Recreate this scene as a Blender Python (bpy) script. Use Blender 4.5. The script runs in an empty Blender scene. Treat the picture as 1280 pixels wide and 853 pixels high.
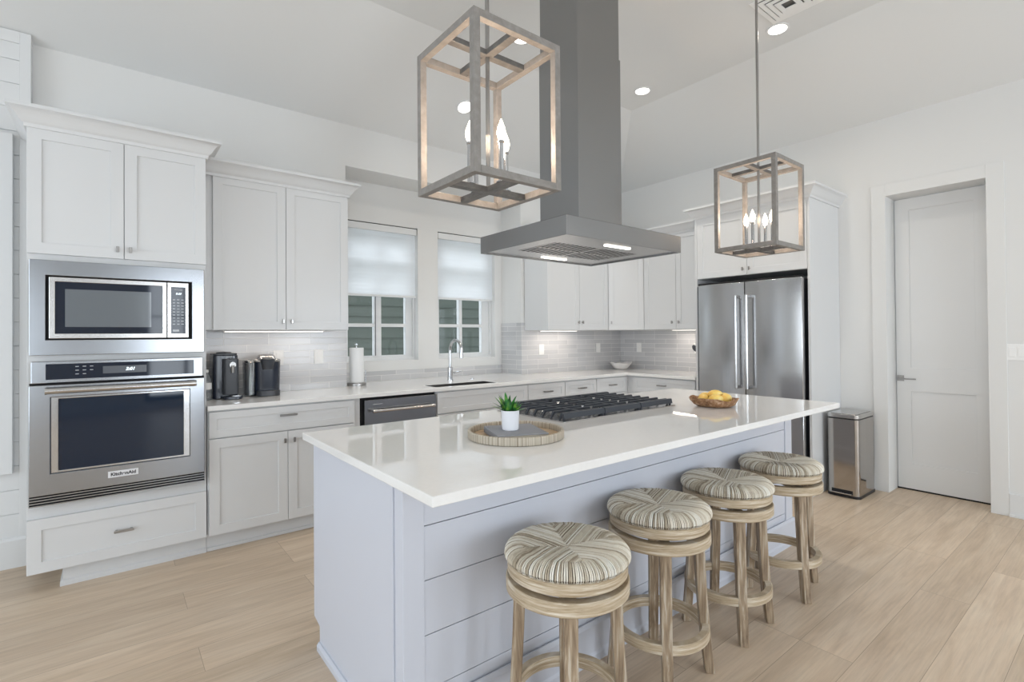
import bpy, bmesh, math, random
from mathutils import Vector, Matrix
S = bpy.context.scene
C = S.collection
PI = math.pi
random.seed(5)

# ------------------------------------------------------------------ camera
cam = bpy.data.cameras.new('camera'); camo = bpy.data.objects.new('camera', cam); C.objects.link(camo)
yaw, pit, rol = map(math.radians, (38.328, 0.518, -0.4566))
fw = Vector((math.sin(yaw)*math.cos(pit), math.cos(yaw)*math.cos(pit), math.sin(pit)))
rt = Vector((math.cos(yaw), -math.sin(yaw), 0)); up = rt.cross(fw)
R_ = rt*math.cos(rol)+up*math.sin(rol); U_ = up*math.cos(rol)-rt*math.sin(rol)
camo.matrix_world = Matrix(((R_.x, U_.x, -fw.x, 0), (R_.y, U_.y, -fw.y, 0), (R_.z, U_.z, -fw.z, 1.3354), (0, 0, 0, 1)))
cam.sensor_width = 36; cam.lens = 634.0588/1280*36; cam.shift_y = (413.8141-426.5)/1280
cam.clip_start = 0.02; cam.clip_end = 200
S.camera = camo

# ------------------------------------------------------------------ world, exposure, daylight
S.view_settings.view_transform = 'Standard'; S.view_settings.look = 'None'
S.view_settings.gamma = 1; S.view_settings.use_curve_mapping = False
S.view_settings.exposure = -0.58
w = bpy.data.worlds.new('World'); S.world = w; w.use_nodes = True
w.node_tree.nodes['Background'].inputs[0].default_value = (0.82, 0.92, 1.0, 1)
w.node_tree.nodes['Background'].inputs[1].default_value = 3.6

def area(name, loc, direction, sx, sy, power, color=(1, 1, 1), parent=None, spread=PI):
    l = bpy.data.lights.new(name, 'AREA'); l.shape = 'RECTANGLE'; l.size = sx; l.size_y = sy
    l.energy = power; l.color = color; l.spread = spread
    o = bpy.data.objects.new(name, l); C.objects.link(o)
    o.rotation_euler = Vector(direction).to_track_quat('-Z', 'Y').to_euler()
    o.location = loc
    if parent: o.parent = parent; o.location = Vector(loc)-parent.location
    return o
COOL = (0.86, 0.93, 1.0)
# daylight through the windows behind and to the left of the camera
FWIN = [(-2.6, -1.2, 0.25, 2.5), (0.5, 2.45, 0.15, 2.5), (3.1, 4.5, 0.25, 2.5)]   # front wall x0 x1 z0 z1
LWIN = [(-3.3, -1.3, 0.25, 2.5), (0.3, 3.0, 0.25, 2.5)]                      # left wall, second widened to add bright refrigerator reflections: y0 y1 z0 z1
PW_F, PW_L = (12, 19, 50), 18     # W per square metre
for i, (a, b, c, d) in enumerate(FWIN):
    area('daylight_lamp', ((a+b)/2, -4.66, (c+d)/2), (0, 1, 0), b-a, d-c, PW_F[i]*(b-a)*(d-c), COOL)
for i, (a, b, c, d) in enumerate(LWIN):
    area('daylight_lamp', (-3.76, (a+b)/2, (c+d)/2), (1, 0, 0), b-a, d-c, PW_L*(b-a)*(d-c), COOL)

# sky-coloured lamp added above the gap between the two houses to brighten the shades
area('daylight_lamp', (2.6, 6.3, 4.3), (0, -1.5, -2.3), 4.5, 1.4, 90, COOL)

# ------------------------------------------------------------------ materials
def mat(name, color=(.8, .8, .8), rough=.5, metal=0, **k):
    m = bpy.data.materials.new(name); m.use_nodes = True
    p = m.node_tree.nodes['Principled BSDF']
    p.inputs['Base Color'].default_value = (*color, 1); p.inputs['Roughness'].default_value = rough
    p.inputs['Metallic'].default_value = metal
    for a, b in k.items():
        p.inputs[a.replace('_', ' ')].default_value = b
    m.diffuse_color = (*color, 1)
    return m
def N(m, t, **k):
    n = m.node_tree.nodes.new(t)
    for a, b in k.items(): setattr(n, a, b)
    return n
def L(m, a, b): m.node_tree.links.new(a, b)
def P(m): return m.node_tree.nodes['Principled BSDF']
def ramp(m, src, stops):
    r = N(m, 'ShaderNodeValToRGB'); L(m, src, r.inputs[0])
    e = r.color_ramp.elements
    while len(e) < len(stops): e.new(.5)
    for i, (p, c) in enumerate(stops): e[i].position = p; e[i].color = (*c, 1)
    return r.outputs[0]
def mapped(m, scale=(1, 1, 1), rot=(0, 0, 0), coord='Object'):
    t = N(m, 'ShaderNodeTexCoord'); mp = N(m, 'ShaderNodeMapping')
    mp.inputs['Scale'].default_value = scale; mp.inputs['Rotation'].default_value = rot
    L(m, t.outputs[coord], mp.inputs[0]); return mp.outputs[0]
def noise(m, vec, scale, detail=3, rough=.5, dist=0):
    n = N(m, 'ShaderNodeTexNoise'); n.inputs['Scale'].default_value = scale; n.inputs['Detail'].default_value = detail
    n.inputs['Roughness'].default_value = rough; n.inputs['Distortion'].default_value = dist
    L(m, vec, n.inputs['Vector']); return n.outputs[0]
def bump(m, h, strength=.2, dist=.002):
    b = N(m, 'ShaderNodeBump'); b.inputs['Strength'].default_value = strength; b.inputs['Distance'].default_value = dist
    L(m, h, b.inputs['Height']); L(m, b.outputs[0], P(m).inputs['Normal']); return b

def paint(name, c, rough, sc=90, st=.04):
    m = mat(name, c, rough); bump(m, noise(m, mapped(m), sc, 2), st, .001); return m
M = {}
M['wall'] = paint('wall_paint', (.745, .745, .735), .85)
M['ceil'] = paint('ceiling_paint', (.745, .75, .745), .9)
M['trim'] = paint('trim_paint', (.73, .74, .745), .45)
M['cab'] = paint('cabinet_paint', (.70, .71, .72), .38)
M['island'] = paint('island_paint', (.61, .635, .71), .4)
M['door'] = paint('door_paint', (.76, .765, .765), .45)
M['quartz'] = mat('white_quartz', (.80, .795, .78), .035)
M['quartz'].node_tree.nodes['Principled BSDF'].inputs['Specular IOR Level'].default_value = .6
_v = noise(M['quartz'], mapped(M['quartz']), 60, 4)
L(M['quartz'], ramp(M['quartz'], _v, [(.3, (.845, .84, .83)), (.7, (.865, .86, .85))]), P(M['quartz']).inputs['Base Color'])

def steel(name, c, rough, along):
    m = mat(name, c, rough, 1.0)
    sc = {'x': (2, 300, 300), 'z': (300, 300, 2), 'y': (300, 2, 300)}[along]
    v = noise(m, mapped(m, sc), 1.0, 3)
    r = N(m, 'ShaderNodeMapRange'); L(m, v, r.inputs[0])
    r.inputs['To Min'].default_value = rough-.02; r.inputs['To Max'].default_value = rough+.03
    L(m, r.outputs[0], P(m).inputs['Roughness'])
    b = N(m, 'ShaderNodeBump'); b.inputs['Strength'].default_value = .02; b.inputs['Distance'].default_value = .0001
    L(m, v, b.inputs['Height']); L(m, b.outputs[0], P(m).inputs['Normal'])
    return m
M['steel'] = steel('brushed_steel', (.36, .375, .40), .2, 'x')
M['steel_v'] = steel('brushed_steel_vertical', (.50, .50, .505), .2, 'z')
M['hood'] = steel('hood_steel', (.31, .31, .312), .25, 'z')
M['steel_soft'] = steel('satin_steel', (.56, .55, .54), .22, 'x')
M['basin'] = mat('dark_basin_steel', (.16, .155, .15), .35, 1)
M['nickel'] = mat('brushed_nickel', (.36, .35, .34), .3, 1)
M['chrome'] = mat('chrome', (.58, .59, .61), .14, 1)
M['canister'] = mat('polished_steel', (.45, .43, .41), .1, 1)
M['black'] = mat('black_plastic', (.012, .013, .016), .35)
M['blackgloss'] = mat('black_gloss', (.008, .014, .03), .05, 0)
M['ovenglass'] = mat('oven_glass', (.008, .018, .04), .04, 0)
M['mwmesh'] = mat('microwave_screen', (.14, .16, .18), .12, 0, Coat_Weight=.8)
M['display'] = mat('display_grey', (.10, .11, .13), .2)
M['iron'] = mat('cast_iron', (.035, .042, .055), .45)
M['vent_dark'] = mat('vent_duct', (.22, .22, .22), .8)
M['dark'] = mat('dark_gap', (.01, .01, .012), .8)
M['bluemach'] = mat('coffee_maker_body', (.015, .022, .04), .25, 0, Coat_Weight=.4)
M['darkgrey'] = mat('dark_grey_plastic', (.05, .055, .065), .35)
M['white_plastic'] = mat('white_plastic', (.86, .86, .85), .4)
M['ceramic'] = mat('white_ceramic', (.85, .84, .83), .35)
M['pot'] = mat('white_pot', (.80, .81, .85), .45)
M['paper'] = paint('paper_towel', (.84, .85, .86), .95, 200, .3)
M['bookcloth'] = paint('grey_book_cloth', (.30, .31, .34), .8, 400, .2)
M['pages'] = mat('book_pages', (.62, .58, .50), .9)
def emis(name, c, s):
    m = mat(name, c, .5); P(m).inputs['Emission Color'].default_value = (*c, 1); P(m).inputs['Emission Strength'].default_value = s
    return m
M['bulb'] = emis('bulb_glow', (1, .88, .72), 8)
M['lens'] = emis('recessed_lens_glow', (1, .95, .88), 5)
M['led'] = emis('led_strip_glow', (1, .95, .88), 4)
M['digits'] = emis('digit_glow', (.85, .95, 1), 1.2)
M['print'] = mat('panel_print', (.55, .58, .62), .5)
M['badge'] = mat('badge_silver', (.78, .79, .82), .3, .3)
M['badge_ink'] = mat('badge_ink', (.03, .03, .04), .5)

def wood(name, cols, sc=(6, 60, 60), rough=.55, bmp=.06):
    m = mat(name, cols[1], rough)
    v = mapped(m, sc); n1 = noise(m, v, 1.0, 6, .6, .4)
    L(m, ramp(m, n1, [(.32, cols[0]), (.52, cols[1]), (.7, cols[2])]), P(m).inputs['Base Color'])
    bump(m, n1, bmp, .002); return m
M['stoolwood_v'] = wood('whitewashed_wood_upright', [(.16, .108, .068), (.36, .27, .18), (.60, .55, .46)], (60, 60, 5))
M['stoolwood'] = wood('whitewashed_wood_band', [(.33, .245, .15), (.52, .42, .295), (.74, .68, .58)], (9, 9, 150))
M['bowlwood'] = wood('root_wood', [(.12, .05, .02), (.36, .19, .09), (.62, .45, .32)], (40, 40, 40), .5, .3)
M['pendant'] = wood('weathered_grey_wood', [(.21, .195, .18), (.25, .233, .216), (.295, .278, .26)], (30, 30, 30), .45, .03)
M['pendant_bar'] = wood('dark_grey_wood', [(.10, .095, .09), (.13, .125, .12), (.17, .165, .155)], (30, 30, 30), .4, .03)
M['trayfloor'] = wood('tray_floor_bamboo', [(.42, .29, .17), (.52, .38, .24), (.60, .46, .31)], (8, 60, 60))
M['woodspoon'] = wood('spoon_wood', [(.35, .2, .1), (.5, .33, .2), (.6, .42, .28)], (40, 40, 8))
# tray rim: vertical slats of bone and bark
m = M['trayrim'] = mat('slatted_tray_rim', (.5, .45, .38), .6)
t = N(m, 'ShaderNodeTexCoord'); s = N(m, 'ShaderNodeSeparateXYZ'); L(m, t.outputs['Object'], s.inputs[0])
at = N(m, 'ShaderNodeMath', operation='ARCTAN2'); L(m, s.outputs[1], at.inputs[0]); L(m, s.outputs[0], at.inputs[1])
mu = N(m, 'ShaderNodeMath', operation='MULTIPLY'); L(m, at.outputs[0], mu.inputs[0]); mu.inputs[1].default_value = 26
nz = N(m, 'ShaderNodeTexNoise', noise_dimensions='1D'); L(m, mu.outputs[0], nz.inputs['W']); nz.inputs['Scale'].default_value = 1.0; nz.inputs['Detail'].default_value = 4
nz.inputs['Roughness'].default_value = .8
L(m, ramp(m, nz.outputs[0], [(.3, (.16, .12, .08)), (.45, (.42, .36, .28)), (.6, (.62, .57, .48)), (.8, (.36, .31, .25))]), P(m).inputs['Base Color'])

# floor planks
m = M['floor'] = mat('oak_planks', (.5, .38, .27), .42)
v = mapped(m); br = N(m, 'ShaderNodeTexBrick')
mp2 = N(m, 'ShaderNodeMapping'); mp2.inputs['Location'].default_value = (.65, .03, 0)
L(m, v, mp2.inputs[0]); L(m, mp2.outputs[0], br.inputs['Vector'])
br.offset = .37; br.offset_frequency = 3; br.squash = 1
for k, val in (('Scale', 1), ('Mortar Size', .0012), ('Mortar Smooth', .3), ('Bias', 0), ('Brick Width', 1.5), ('Row Height', .2)): br.inputs[k].default_value = val
br.inputs['Color1'].default_value = (0, 0, 0, 1); br.inputs['Color2'].default_value = (1, 1, 1, 1); br.inputs['Mortar'].default_value = (.5, .5, .5, 1)
vv = N(m, 'ShaderNodeVectorMath', operation='MULTIPLY_ADD'); L(m, br.outputs['Color'], vv.inputs[0]); vv.inputs[1].default_value = (7, 3, 5); L(m, v, vv.inputs[2])
mp3 = N(m, 'ShaderNodeMapping'); mp3.inputs['Scale'].default_value = (1.2, 9, 1); L(m, vv.outputs[0], mp3.inputs[0])
g1 = noise(m, mp3.outputs[0], 1.6, 5, .55, .6)
mp4 = N(m, 'ShaderNodeMapping'); mp4.inputs['Scale'].default_value = (3, 70, 1); L(m, vv.outputs[0], mp4.inputs[0])
g2 = noise(m, mp4.outputs[0], 1.5, 4, .6)
base = ramp(m, g1, [(.25, (.53, .41, .29)), (.48, (.64, .51, .38)), (.75, (.72, .60, .465))])
mx = N(m, 'ShaderNodeMix', data_type='RGBA', blend_type='MULTIPLY'); mx.inputs[0].default_value = .5
L(m, base, mx.inputs[6]); L(m, ramp(m, g2, [(.3, (.78, .78, .78)), (.6, (1.06, 1.06, 1.06))]), mx.inputs[7])
mx2 = N(m, 'ShaderNodeMix', data_type='RGBA', blend_type='MULTIPLY'); mx2.inputs[0].default_value = 1
L(m, mx.outputs[2], mx2.inputs[6]); L(m, ramp(m, br.outputs['Color'], [(0, (.90, .89, .88)), (1, (1.06, 1.06, 1.07))]), mx2.inputs[7])
mx3 = N(m, 'ShaderNodeMix', data_type='RGBA'); L(m, br.outputs['Fac'], mx3.inputs[0]); L(m, mx2.outputs[2], mx3.inputs[6]); mx3.inputs[7].default_value = (.36, .27, .19, 1)
L(m, mx3.outputs[2], P(m).inputs['Base Color'])
inv = N(m, 'ShaderNodeMath', operation='SUBTRACT'); inv.inputs[0].default_value = 1; L(m, br.outputs['Fac'], inv.inputs[1])
bump(m, inv.outputs[0], .25, .001)

# glass tile backsplash (u along wall, rows in z)
def tile(name, swap):
    m = mat(name, (.5, .5, .5), .2, 0)
    t = N(m, 'ShaderNodeTexCoord'); s = N(m, 'ShaderNodeSeparateXYZ'); L(m, t.outputs['Object'], s.inputs[0])
    c = N(m, 'ShaderNodeCombineXYZ'); L(m, s.outputs[1 if swap else 0], c.inputs[0]); L(m, s.outputs[2], c.inputs[1])
    br = N(m, 'ShaderNodeTexBrick'); mp = N(m, 'ShaderNodeMapping'); mp.inputs['Location'].default_value = (-.035, -.914+.052*30, 0)
    L(m, c.outputs[0], mp.inputs[0]); L(m, mp.outputs[0], br.inputs['Vector'])
    br.offset = .5; br.offset_frequency = 3
    for k, val in (('Scale', 1), ('Mortar Size', .0016), ('Mortar Smooth', .2), ('Bias', 0), ('Brick Width', .305), ('Row Height', .052)): br.inputs[k].default_value = val
    br.inputs['Color1'].default_value = (.53, .535, .55, 1); br.inputs['Color2'].default_value = (.63, .63, .64, 1); br.inputs['Mortar'].default_value = (.86, .85, .83, 1)
    L(m, br.outputs['Color'], P(m).inputs['Base Color'])
    inv = N(m, 'ShaderNodeMath', operation='SUBTRACT'); inv.inputs[0].default_value = 1; L(m, br.outputs['Fac'], inv.inputs[1])
    bump(m, inv.outputs[0], .5, .001)
    r = N(m, 'ShaderNodeMapRange'); L(m, br.outputs['Fac'], r.inputs[0]); r.inputs['To Min'].default_value = .17; r.inputs['To Max'].default_value = .7
    L(m, r.outputs[0], P(m).inputs['Roughness'])
    return m
M['tile'] = tile('glass_tile', False); M['tile_side'] = tile('glass_tile_side', True)

# woven rush strands, each with its own tone
m = M['rush'] = mat('woven_rush', (.5, .45, .36), .7)
an_ = N(m, 'ShaderNodeAttribute', attribute_name='tone')
L(m, ramp(m, an_.outputs['Fac'], [(.05, (.24, .19, .13)), (.3, (.48, .41, .31)), (.55, (.72, .66, .55)), (.85, (.86, .84, .77))]), P(m).inputs['Base Color'])
M['rushcore'] = mat('rush_core', (.13, .10, .07), .9)

# window fabric, glass, outside
m = M['shade'] = mat('shade_fabric', (.90, .92, .94), .9)
tr = N(m, 'ShaderNodeBsdfTranslucent'); tr.inputs[0].default_value = (.93, .95, .97, 1)
ms = N(m, 'ShaderNodeMixShader'); ms.inputs[0].default_value = .62
L(m, P(m).outputs[0], ms.inputs[1]); L(m, tr.outputs[0], ms.inputs[2]); L(m, ms.outputs[0], m.node_tree.nodes['Material Output'].inputs[0])
m = M['glass'] = bpy.data.materials.new('window_glass'); m.use_nodes = True
m.node_tree.nodes.clear(); o_ = N(m, 'ShaderNodeOutputMaterial'); g_ = N(m, 'ShaderNodeBsdfGlossy'); g_.inputs['Roughness'].default_value = .01
t_ = N(m, 'ShaderNodeBsdfTransparent'); f_ = N(m, 'ShaderNodeFresnel'); f_.inputs[0].default_value = 1.5; x_ = N(m, 'ShaderNodeMixShader')
gb_ = N(m, 'ShaderNodeNewGeometry'); iv_ = N(m, 'ShaderNodeMath', operation='SUBTRACT'); iv_.inputs[0].default_value = 1; L(m, gb_.outputs['Backfacing'], iv_.inputs[1])
fm_ = N(m, 'ShaderNodeMath', operation='MULTIPLY'); L(m, f_.outputs[0], fm_.inputs[0]); L(m, iv_.outputs[0], fm_.inputs[1]); L(m, fm_.outputs[0], x_.inputs[0]); L(m, t_.outputs[0], x_.inputs[1]); L(m, g_.outputs[0], x_.inputs[2]); L(m, x_.outputs[0], o_.inputs[0])
M['siding'] = paint('green_siding', (.050, .062, .049), .7, 60, .1)
M['plasticclear'] = mat('clear_plastic', (.9, .93, .95), .08, 0, Transmission_Weight=.9, IOR=1.3)
m = M['leaf'] = mat('succulent_leaf', (.05, .25, .04), .4)
L(m, ramp(m, noise(m, mapped(m), 35, 2), [(.35, (.012, .085, .025)), (.5, (.04, .22, .045)), (.68, (.22, .42, .05))]), P(m).inputs['Base Color'])
m = M['fruit'] = mat('yellow_fruit', (.9, .6, .1), .4)
L(m, ramp(m, noise(m, mapped(m), 18, 2), [(.35, (.84, .50, .10)), (.55, (.90, .66, .18)), (.7, (.88, .74, .32))]), P(m).inputs['Base Color'])

# ------------------------------------------------------------------ helpers
def wloc(o):
    v = Vector((0, 0, 0))
    while o: v += o.location; o = o.parent
    return v
def link(name, bm, m, parent=None, smooth=False, bevel=0, kind=None, solid=True):
    """one mesh object; geometry is given in world coordinates, stored relative to its parent"""
    if solid: bmesh.ops.recalc_face_normals(bm, faces=bm.faces)
    o0 = wloc(parent) if parent else Vector((0, 0, 0))
    if parent is None and kind is None:
        xs = [v.co for v in bm.verts]
        o0 = Vector(((min(v.x for v in xs)+max(v.x for v in xs))/2, (min(v.y for v in xs)+max(v.y for v in xs))/2, min(v.z for v in xs)))
    bmesh.ops.translate(bm, vec=-o0, verts=bm.verts)
    me = bpy.data.meshes.new(name); bm.to_mesh(me); bm.free(); me.materials.append(m)
    if smooth:
        me.polygons.foreach_set('use_smooth', [True]*len(me.polygons))
        if smooth != 'all': me.set_sharp_from_angle(angle=math.radians(38))
    o = bpy.data.objects.new(name, me); C.objects.link(o)
    if parent: o.parent = parent
    else: o.location = o0
    if bevel:
        b = o.modifiers.new('bevel', 'BEVEL'); b.width = bevel; b.segments = 2; b.limit_method = 'ANGLE'; b.angle_limit = math.radians(35); b.harden_normals = False
    if kind: o['kind'] = kind
    return o
def thing(name, label, cat, loc, group=None):
    o = bpy.data.objects.new(name, None); C.objects.link(o); o.location = loc; o.empty_display_size = .1
    o['label'] = label; o['category'] = cat
    if group: o['group'] = group
    return o
def tag(o, label, cat, group=None):
    o['label'] = label; o['category'] = cat
    if group: o['group'] = group
    return o
def nb(): return bmesh.new()
def box(bm, x0, x1, y0, y1, z0, z1):
    vs = [bm.verts.new((x, y, z)) for z in (z0, z1) for y in (y0, y1) for x in (x0, x1)]
    for f in ((0, 2, 3, 1), (4, 5, 7, 6), (0, 1, 5, 4), (2, 6, 7, 3), (0, 4, 6, 2), (1, 3, 7, 5)): bm.faces.new([vs[i] for i in f])
    return bm
class F:
    """a face frame: a runs along the front, b is height, d comes out of it"""
    def __init__(s, o, a, out): s.o = Vector(o); s.a = Vector(a).normalized(); s.n = Vector(out).normalized()
    def __call__(s, a, b, d): return s.o+s.a*a+Vector((0, 0, b))+s.n*d
def fbox(bm, f, a0, a1, b0, b1, d0, d1):
    vs = [bm.verts.new(f(a, b, d)) for d in (d0, d1) for b in (b0, b1) for a in (a0, a1)]
    for q in ((0, 2, 3, 1), (4, 5, 7, 6), (0, 1, 5, 4), (2, 6, 7, 3), (0, 4, 6, 2), (1, 3, 7, 5)): bm.faces.new([vs[i] for i in q])
    return bm
def shaker(bm, f, a0, a1, b0, b1, t=.02, rail=.058, rec=.009, d0=0):
    def ring(x0, x1, y0, y1, d): return [bm.verts.new(f(a, b, d)) for a, b in ((x0, y0), (x1, y0), (x1, y1), (x0, y1))]
    r0 = ring(a0, a1, b0, b1, d0); r1 = ring(a0, a1, b0, b1, d0+t)
    r2 = ring(a0+rail, a1-rail, b0+rail, b1-rail, d0+t); r3 = ring(a0+rail, a1-rail, b0+rail, b1-rail, d0+t-rec)
    for p, q in ((r0, r1), (r1, r2), (r2, r3)):
        for i in range(4): bm.faces.new((p[i], p[(i+1) % 4], q[(i+1) % 4], q[i]))
    bm.faces.new(r3); bm.faces.new(r0[::-1]); return bm
def cyl(bm, p0, p1, r0, r1=None, n=20, caps=True):
    p0, p1 = Vector(p0), Vector(p1); r1 = r0 if r1 is None else r1
    d = (p1-p0).normalized(); x = d.orthogonal().normalized(); y = d.cross(x)
    A = [bm.verts.new(p0+(x*math.cos(2*PI*i/n)+y*math.sin(2*PI*i/n))*r0) for i in range(n)]
    B = [bm.verts.new(p1+(x*math.cos(2*PI*i/n)+y*math.sin(2*PI*i/n))*r1) for i in range(n)]
    for i in range(n): bm.faces.new((A[i], A[(i+1) % n], B[(i+1) % n], B[i]))
    if caps: bm.faces.new(A[::-1]); bm.faces.new(B)
    return bm
def tube(bm, pts, r, n=12):
    pts = [Vector(p) for p in pts]; rr = r if isinstance(r, (list, tuple)) else [r]*len(pts)
    prev = None; rings = []; x = None
    for i, p in enumerate(pts):
        d = (pts[min(i+1, len(pts)-1)]-pts[max(i-1, 0)]).normalized()
        if x is None: x = d.orthogonal().normalized()
        x = (x-d*x.dot(d)).normalized(); y = d.cross(x)
        rings.append([bm.verts.new(p+(x*math.cos(2*PI*k/n)+y*math.sin(2*PI*k/n))*rr[i]) for k in range(n)])
    for A, B in zip(rings, rings[1:]):
        for i in range(n): bm.faces.new((A[i], A[(i+1) % n], B[(i+1) % n], B[i]))
    bm.faces.new(rings[0][::-1]); bm.faces.new(rings[-1]); return bm
def lathe(bm, c, prof, n=48, a0=0, sx=1, sy=1):
    """prof: (r, z) list; r==0 closes to a point"""
    cx, cy, cz = c; rings = []
    for r, z in prof:
        if r < 1e-6: rings.append([bm.verts.new((cx, cy, cz+z))])
        else: rings.append([bm.verts.new((cx+r*sx*math.cos(a0+2*PI*i/n), cy+r*sy*math.sin(a0+2*PI*i/n), cz+z)) for i in range(n)])
    for A, B in zip(rings, rings[1:]):
        for i in range(n):
            j = (i+1) % n
            if len(A) == 1 and len(B) == 1: continue
            if len(A) == 1: bm.faces.new((A[0], B[j], B[i]))
            elif len(B) == 1: bm.faces.new((A[i], A[j], B[0]))
            else: bm.faces.new((A[i], A[j], B[j], B[i]))
    return bm
def sweep(bm, path, prof, z0):
    """mitred moulding: path of (x,y), profile of (out, z); out is to the right of the path"""
    n = len(path); P2 = [Vector(p) for p in path]; rings = []
    nor = []
    for i in range(n-1):
        d = (P2[i+1]-P2[i]).normalized(); nor.append(Vector((d.y, -d.x)))
    for i in range(n):
        if i == 0: m = nor[0]; k = 1
        elif i == n-1: m = nor[-1]; k = 1
        else:
            m = (nor[i-1]+nor[i]).normalized(); k = 1/max(.2, m.dot(nor[i]))
        rings.append([bm.verts.new((P2[i].x+m.x*o*k, P2[i].y+m.y*o*k, z0+z)) for o, z in prof])
    q = len(prof)
    for A, B in zip(rings, rings[1:]):
        for i in range(q): bm.faces.new((A[i], A[(i+1) % q], B[(i+1) % q], B[i]))
    bm.faces.new(rings[0]); bm.faces.new(rings[-1][::-1]); return bm
def slab(bm, f3, us, vs, fill, w0, w1):
    """grid slab: cells (i,j) with fill true are solid between w0 and w1; f3(u,v,w) places a corner"""
    V = {}
    def g(i, j, k):
        if (i, j, k) not in V: V[(i, j, k)] = bm.verts.new(f3(us[i], vs[j], (w0, w1)[k]))
        return V[(i, j, k)]
    nu, nv = len(us)-1, len(vs)-1
    ok = lambda i, j: 0 <= i < nu and 0 <= j < nv and fill((us[i]+us[i+1])/2, (vs[j]+vs[j+1])/2)
    for i in range(nu):
        for j in range(nv):
            if not ok(i, j): continue
            bm.faces.new((g(i, j, 0), g(i+1, j, 0), g(i+1, j+1, 0), g(i, j+1, 0)))
            bm.faces.new((g(i, j, 1), g(i, j+1, 1), g(i+1, j+1, 1), g(i+1, j, 1)))
            for di, dj, a, b in ((-1, 0, (i, j), (i, j+1)), (1, 0, (i+1, j), (i+1, j+1)), (0, -1, (i, j), (i+1, j)), (0, 1, (i, j+1), (i+1, j+1))):
                if not ok(i+di, j+dj): bm.faces.new((g(*a, 0), g(*b, 0), g(*b, 1), g(*a, 1)))
    return bm
def rbox(bm, x0, x1, y0, y1, z0, z1, r, n=6, zr=0):
    """box with rounded vertical corners"""
    pts = []
    for cx, cy, a in ((x1-r, y1-r, 0), (x0+r, y1-r, PI/2), (x0+r, y0+r, PI), (x1-r, y0+r, 1.5*PI)):
        for i in range(n+1): pts.append((cx+r*math.cos(a+PI/2*i/n), cy+r*math.sin(a+PI/2*i/n)))
    prism(bm, pts, z0, z1); return bm
def prism(bm, pts, z0, z1):
    A = [bm.verts.new((x, y, z0)) for x, y in pts]; B = [bm.verts.new((x, y, z1)) for x, y in pts]; n = len(pts)
    for i in range(n): bm.faces.new((A[i], A[(i+1) % n], B[(i+1) % n], B[i]))
    bm.faces.new(A[::-1]); bm.faces.new(B); return bm
def text(name, body, size, f, a, b, d, m, parent, shear=0, bold=0, ext=.0006):
    cu = bpy.data.curves.new(name, 'FONT'); cu.body = body; cu.size = size; cu.align_x = 'CENTER'; cu.align_y = 'CENTER'
    cu.extrude = ext; cu.shear = shear; cu.offset = bold
    tmp = bpy.data.objects.new(name, cu); C.objects.link(tmp)
    me = bpy.data.meshes.new_from_object(tmp.evaluated_get(bpy.context.evaluated_depsgraph_get()))
    bpy.data.objects.remove(tmp)
    n = f.n; right = f.a; zz = Vector((0, 0, 1))
    rot = Matrix((right, zz, n)).transposed().to_4x4()
    me.transform(Matrix.Translation(f(a, b, d)-wloc(parent)) @ rot)
    me.materials.clear(); me.materials.append(m)
    o = bpy.data.objects.new(name, me); C.objects.link(o); o.parent = parent; return o
def copy_tree(o, parent=None):
    c = o.copy(); C.objects.link(c); c.parent = parent
    for ch in list(o.children): copy_tree(ch, c)
    return c
def struct(name, bm, m, bevel=0, parent=None, smooth=False):
    return link(name, bm, m, parent, smooth, bevel, kind=None if parent else 'structure')

# ------------------------------------------------------------------ room shell
XA, XB, YF, YA, YW = -3.6, 5.0986, -4.5, 4.2227, 4.573
ZW, ZC, SET = 3.136, 3.58, 1.0
bm = nb(); box(bm, XA-.2, XB+1.2, YF-.2, YW+.2, -.1, 0); struct('floor', bm, M['floor'])
# ceiling: flat field with sloped borders along the back and right walls
bm = nb()
c = lambda x, y, z: bm.verts.new((x, y, z))
a1, a2, a3, a4 = c(XA-.2, YF-.2, ZC), c(XB-SET, YF-.2, ZC), c(XB-SET, YA-SET, ZC), c(XA-.2, YA-SET, ZC)
b1, b2, b3 = c(XA-.2, YA, ZW), c(XB, YA, ZW), c(XB, YF-.2, ZW)
bm.faces.new((a1, a2, a3, a4)); bm.faces.new((a4, a3, b2, b1)); bm.faces.new((a3, a2, b3, b2))
g = bmesh.ops.extrude_face_region(bm, geom=bm.faces[:])
bmesh.ops.translate(bm, vec=(0, 0, .15), verts=[e for e in g['geom'] if isinstance(e, bmesh.types.BMVert)])
struct('ceiling', bm, M['ceil'])
# back wall with the window bay
XR0, XR1, ZR = 1.556, 3.468, 2.784
bm = nb(); xz = lambda u, v, w: (u, w, v)
slab(bm, xz, [XA-.2, XR0, XR1, XB+.35], [-.05, ZR, 3.75], lambda u, v: not (XR0 < u < XR1 and v < ZR), YA, YW+.0)
W1, W2, WZ = (1.690, 2.416), (2.646, 3.372), (1.10, 2.415)
def wfill(u, v):
    return not ((W1[0] < u < W1[1] or W2[0] < u < W2[1]) and WZ[0] < v < WZ[1])
slab(bm, xz, [XR0-.3, W1[0], W1[1], W2[0], W2[1], XR1+.3], [-.05, WZ[0], WZ[1], 3.2], wfill, YW, YW+.17)
struct('wall_back', bm, M['wall'])
# right wall with door opening
DY0, DY1, DZ = .7600, 1.3830, 2.478
bm = nb(); yz = lambda u, v, w: (w, u, v)
slab(bm, yz, [YF-.2, DY0, DY1, YW], [-.05, DZ, 3.75], lambda u, v: not (DY0 < u < DY1 and v < DZ), XB, XB+.3)
struct('wall_right', bm, M['wall'])
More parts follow.
